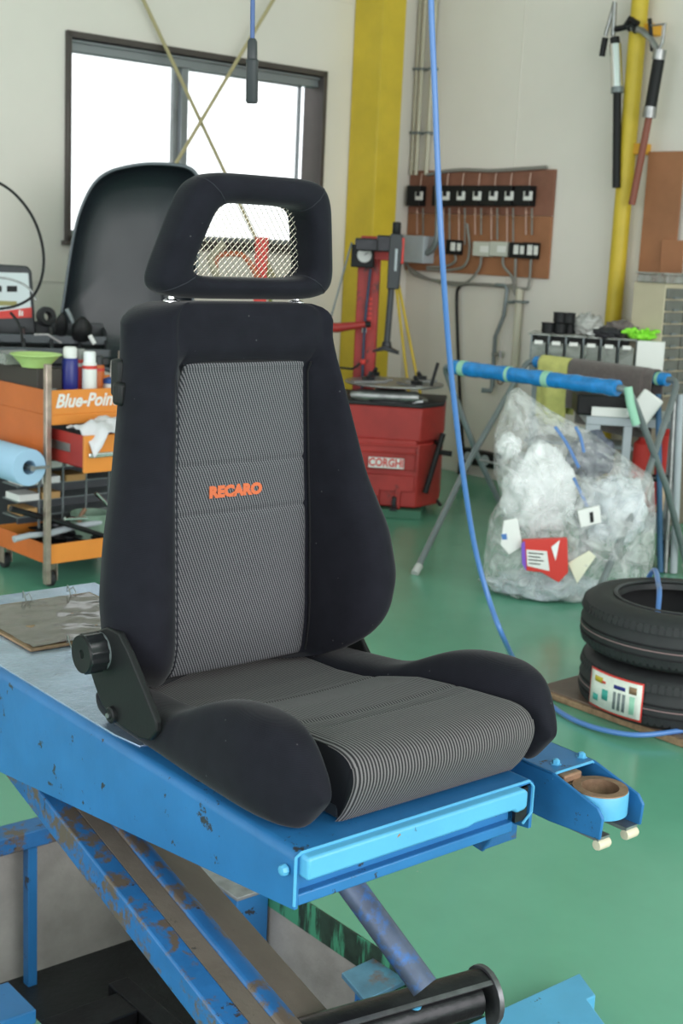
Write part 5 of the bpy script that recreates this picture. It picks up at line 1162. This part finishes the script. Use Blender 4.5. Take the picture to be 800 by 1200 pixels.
for i in range(6):
    x = x1*i/6+.01; w = x1/6-.02; bn_ = rk.part('bin', MB().prism([(-.06, z1-.05), (.0, z0+.01), (.004, z0+.01), (-.055, z1-.045)], 0, x, x+w).box((x, -.055, z1-.05), (x+.003, .15, z0+.01)), clearp)
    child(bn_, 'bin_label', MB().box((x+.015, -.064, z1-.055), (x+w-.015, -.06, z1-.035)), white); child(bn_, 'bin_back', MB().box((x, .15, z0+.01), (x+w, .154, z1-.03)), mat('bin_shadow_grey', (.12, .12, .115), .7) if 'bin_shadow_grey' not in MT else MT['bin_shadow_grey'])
rk.part('end_panel', MB().box((x1+.005, -.05, Bn(760, 455).z), (x1+.15, .25, z1-.005)), white, bevel=.003)
# stand under the rack
sd_ = Thing('rack_stand', 'steel stand carrying the bin rack by the wall', 'stand', bf, (.3, .1, 0))
for x in (.02, x1+.08):
    for y in (.02, .22): sd_.part('leg', MB().box((x, y, 0), (x+.03, y+.03, z0-.013)), greysteel)
sd_.part('stand_shelf', MB().box((.0, .0, .45), (x1+.12, .26, .47)), greysteel)
for z in (.472,):
    pass
cup = Thing('black_cup', 'black cap standing on the bin rack, leftmost of the lower row', 'cap', bf, (Bn(642, 385, .06).x, .06, z1+.0005), 'black caps on the bin rack')
x = Bn(642, 385, .06).x; cup.part('cup_body', MB().lathe((x, .06, z1+.0005), [(.030, 0), (.036, .004), (.037, .050), (.039, .052), (.039, .058), (.033, .058), (.032, .006), (0, .006)], 22), blackp)
for (px, zz, lab) in ((656, 0, 'black cap standing on the bin rack, second of the lower row'), (663, 0, 'black cap standing on the bin rack, third of the lower row'), (655, .0595, 'black cap with a light reflection stacked on top of the lower row, left'), (665, .0595, 'black cap stacked on top of the lower row, right')):
    xx = Bn(px, 385, .06).x; dup(cup.e, bf.w((xx if px != 663 else xx+.012, .06 if px != 663 else .12, z1+.0005+zz)) if True else None, None, lab)
a = Bn(688, 380, .1); m, f_ = lump(687, 378, 6.95, .075, .06, .062, 7.7, .4); solo('plastic_bag', 'small clear plastic bag of parts standing on the bin rack', 'bag', m, mat('translucent_bag', (.50, .50, .48), .25, bump=.6, bscale=25, alpha=.75, var=.2), Frame(bf.w((a.x, .11, z1+.055)), 0), smooth=4)
def heap(name, lab, px, yy, hw, hd, hh, seed, mt, cat, amp=.5):
    a = Bn(px, 385, yy); m, _ = lump(600, 600, 6, hw, hd, hh, seed, amp, 5); solo(name, lab, cat, m, mt, Frame(bf.w((a.x, yy, z1+hh*.7)), bf.a), smooth=4)
heap('white_glove', 'white and lime work glove lying on the bin rack', 700, .08, .055, .05, .025, 1.1, paper, 'glove')
heap('black_glove', 'black crumpled glove in the middle of the bin rack top', 712, .02, .075, .06, .030, 2.2, mat('black_glove_cloth', (.03, .03, .035), .8), 'glove')
heap('grey_rag', 'grey and brown rag heaped on the right part of the bin rack', 732, .14, .11, .06, .05, 3.9, mat('grey_brown_rag', (.20, .17, .16), .9, var=.5, vscale=14, bump=.4), 'rag')
# lime gloves with fingers
a = Bn(752, 392, .02); gl = Thing('lime_gloves', 'bright lime green rubber gloves lying at the right end of the bin rack', 'gloves', bf, (a.x, .03, z1)); O_ = V3((a.x, .04, z1+.018))
m, _ = lump(600, 600, 6, .07, .045, .022, 4.4, .4, 5); m.v = [v+O_ for v in m.v]; gl.part('palm', m, limeglove, smooth=4)
for i in range(8): an = -1.3+i*.33+random.uniform(-.1, .1); P = O_+V3((-.05+.013*i, -.02, .004)); gl.part('finger', MB().tube(spline([tuple(P), tuple(P+V3((math.sin(an)*.03, -.02, .016+.008*(i % 3)))), tuple(P+V3((math.sin(an)*.06, -.035, .012+.014*(i % 2))))], 7), [.011, .012, .012, .012, .011, .010, .006], 8), limeglove)
# drawer cabinet
df = Frame(atz(735, 520, 0), R.a); P0 = aty(772, 420, 7.3); df = Frame(V3((P0.x, P0.y, 0)), R.a)
dc = Thing('drawer_cabinet', 'tall cream cabinet of small dark drawers at the right edge', 'cabinet', df, (0, 0, .0))
ztop = aty(772, 332, 7.3).z; CW = -R.l(P0).x-.012; k3 = CW/3
def side(x, y): return on(df, 0, 0, x, y)
dyy = side(735, 420).y
dc.part('cabinet_case', MB().box((0, 0, .75), (CW, dyy, ztop)), cream, bevel=.004)
dc.part('cabinet_lower', MB().box((.01, .01, .0), (CW, dyy, .749)), mat('brown_lower_case', (.20, .17, .13), .6), bevel=.004)
drm = mat('smoky_drawer', (.14, .145, .13), .3, var=.2, vscale=20)
nrow = 9; hr_ = (ztop-.02-.76)/nrow
for r_ in range(nrow):
    for c_ in range(3):
        dd = dc.part('drawer', MB().box((.008+c_*k3, -.014, .765+r_*hr_), (k3+c_*k3-.004, .02, .755+(r_+1)*hr_)), drm, bevel=.003); child(dd, 'drawer_grip', MB().box((k3*.35+c_*k3, -.026, .765+r_*hr_), (k3*.65+c_*k3, -.012, .775+r_*hr_)), greysteel)
lid = Thing('clear_lid_box', 'shallow clear plastic box on top of the drawer cabinet', 'box', df, (.2, dyy*.5, ztop+.001))
lid.part('box_body', MB().box((-.02, -.02, ztop+.001), (CW-.01, dyy*.85, ztop+.045)), clearp, bevel=.006); lid.part('box_rim', MB().box((-.03, -.03, ztop+.046), (CW-.003, dyy*.88, ztop+.056)), clearp, bevel=.003)
# grey utility cart behind the bag
cf = Frame(V3((aty(690, 600, 6.42).x, 6.42, 0)), math.radians(-4))
uc = Thing('utility_cart', 'light grey utility cart on casters behind the rubbish bag', 'cart', cf, (.1, .2, 0))
def Cn(x, y, yy=0): return on(cf, 1, yy, x, y)
cx1 = Cn(790, 560).x; zs_ = Cn(720, 492).z
uc.part('top_shelf', MB().box((-.05, 0, zs_-.03), (cx1, .40, zs_+.01)), lgrey, bevel=.004); uc.part('lower_shelf', MB().box((-.05, 0, .18), (cx1, .40, .26)), lgrey, bevel=.004)
for x in (Cn(738, 560).x-.05, cx1-.04, -.05): uc.part('post', MB().box((x, 0, .18), (x+.07 if x < .1 else x+.04, .03, zs_-.03)), lgrey, bevel=.003)
for x in (Cn(778, 655).x, .0):
    f__ = uc.part('caster_fork', MB().box((x-.035, .0, .06), (x-.028, .06, .18)).box((x+.028, .0, .06), (x+.035, .06, .18)).box((x-.035, -.01, .15), (x+.035, .07, .18)), greysteel, bevel=.002)
    child(f__, 'wheel', MB().ring((x-.018, .02, .075), [(.045, 0), (.072, .003), (.074, .018), (.072, .033), (.045, .036)], 28, (1, 0, 0)), rubber); child(f__, 'wheel_hub', MB().lathe((x-.02, .02, .075), [(.046, 0), (.046, .038), (.01, .040), (0, .04)], 20, (1, 0, 0)), lgrey)
a = Cn(712, 485, -.06)
solo('black_tool_box', 'black tool box with a white plate on the upper shelf of the grey cart', 'tool box', MB().box((-.14, .03, 0), (.12, .3, .10)), blackp, Frame(cf.w((a.x, 0, zs_+.011)), cf.a), bevel=.01)
solo('white_number_plate', 'narrow white plate with dark characters in front of the black tool box', 'plate', MB().box((-.09, -.01, 0), (.09, .0, .045)), white, Frame(cf.w((a.x+.02, .015, zs_+.012)), cf.a), bevel=.002)
for i, (q_, lab) in enumerate((((748, 510, 756, 548), 'dark red bottle jack on the lower shelf of the cart, left'), ((776, 500, 786, 560), 'red tool standing on the lower shelf of the cart, right'))):
    a = Cn(q_[0], q_[1], .2); b = Cn(q_[2], q_[3], .2); cxx = (a.x+b.x)/2; t = Thing('red_jack', lab, 'jack', cf, (cxx, .2, .261)); w = abs(b.x-a.x)/2+.02
    t.part('jack_base', MB().box((cxx-w*1.3, .12, .261), (cxx+w*1.3, .28, .29)), red, bevel=.004); t.part('jack_body', MB().lathe((cxx, .2, .29), [(w, 0), (w, a.z-.33), (w*.5, a.z-.31), (w*.5, a.z-.29), (0, a.z-.29)], 18), redbright)
for i, (q_, mt, r, lab) in enumerate(((((771, 462), (772, 545)), mat('denim_blue_bar', (.05, .13, .25), .5), .014, 'dark blue bar standing upright at the right of the cart'), (((790, 470), (782, 620)), steel, .012, 'steel tube standing upright at the right of the cart'), (((797, 462), (790, 640)), lgrey, .018, 'pale tube standing upright at the right edge behind the trestle leg'))):
    a = Cn(*q_[0], -.07); b = Cn(*q_[1], -.07); d_ = (a-b); b2 = a-d_*((a.z-.005)/max(.01, d_.z)); solo('upright_bar', lab, 'bar', MB().tube([V3(), a-b2], r, 10), mt, cf, (0, 0, 0)).location = cf.w(b2)
a = Cn(775, 590, -.1); t_ = Thing('hammer', 'hammer with a pale wooden handle hanging at the cart', 'hammer', cf, (a.x, -.05, .3)); t_.part('handle', MB().tube([(a.x, -.05, .30), (a.x+.01, -.05, .45)], [.02, .014], 10), mat('pale_wood', (.62, .47, .32), .6)); t_.part('head', MB().tube([(a.x-.05, -.05, .46), (a.x+.06, -.05, .46)], .018, 10), oily)
for x in (a.x,): pass
# black foot-pump things low on the wall beside the machine
a = RW(560, 537, .06); vb = Thing('wall_socket_box', 'black socket box low on the right wall behind the trestle', 'socket', R, tuple(a)); vb.part('case', MB().box((-.08, a.y-.16, a.z-.05), (-.001, a.y+.16, a.z+.05)), blackp, bevel=.01)
for d_ in (-.08, .07): vb.part('socket_face', MB().lathe((-.08, a.y+d_, a.z), [(.035, 0), (.035, .004), (.025, .004)], 18, (-1, 0, 0)), lgrey)
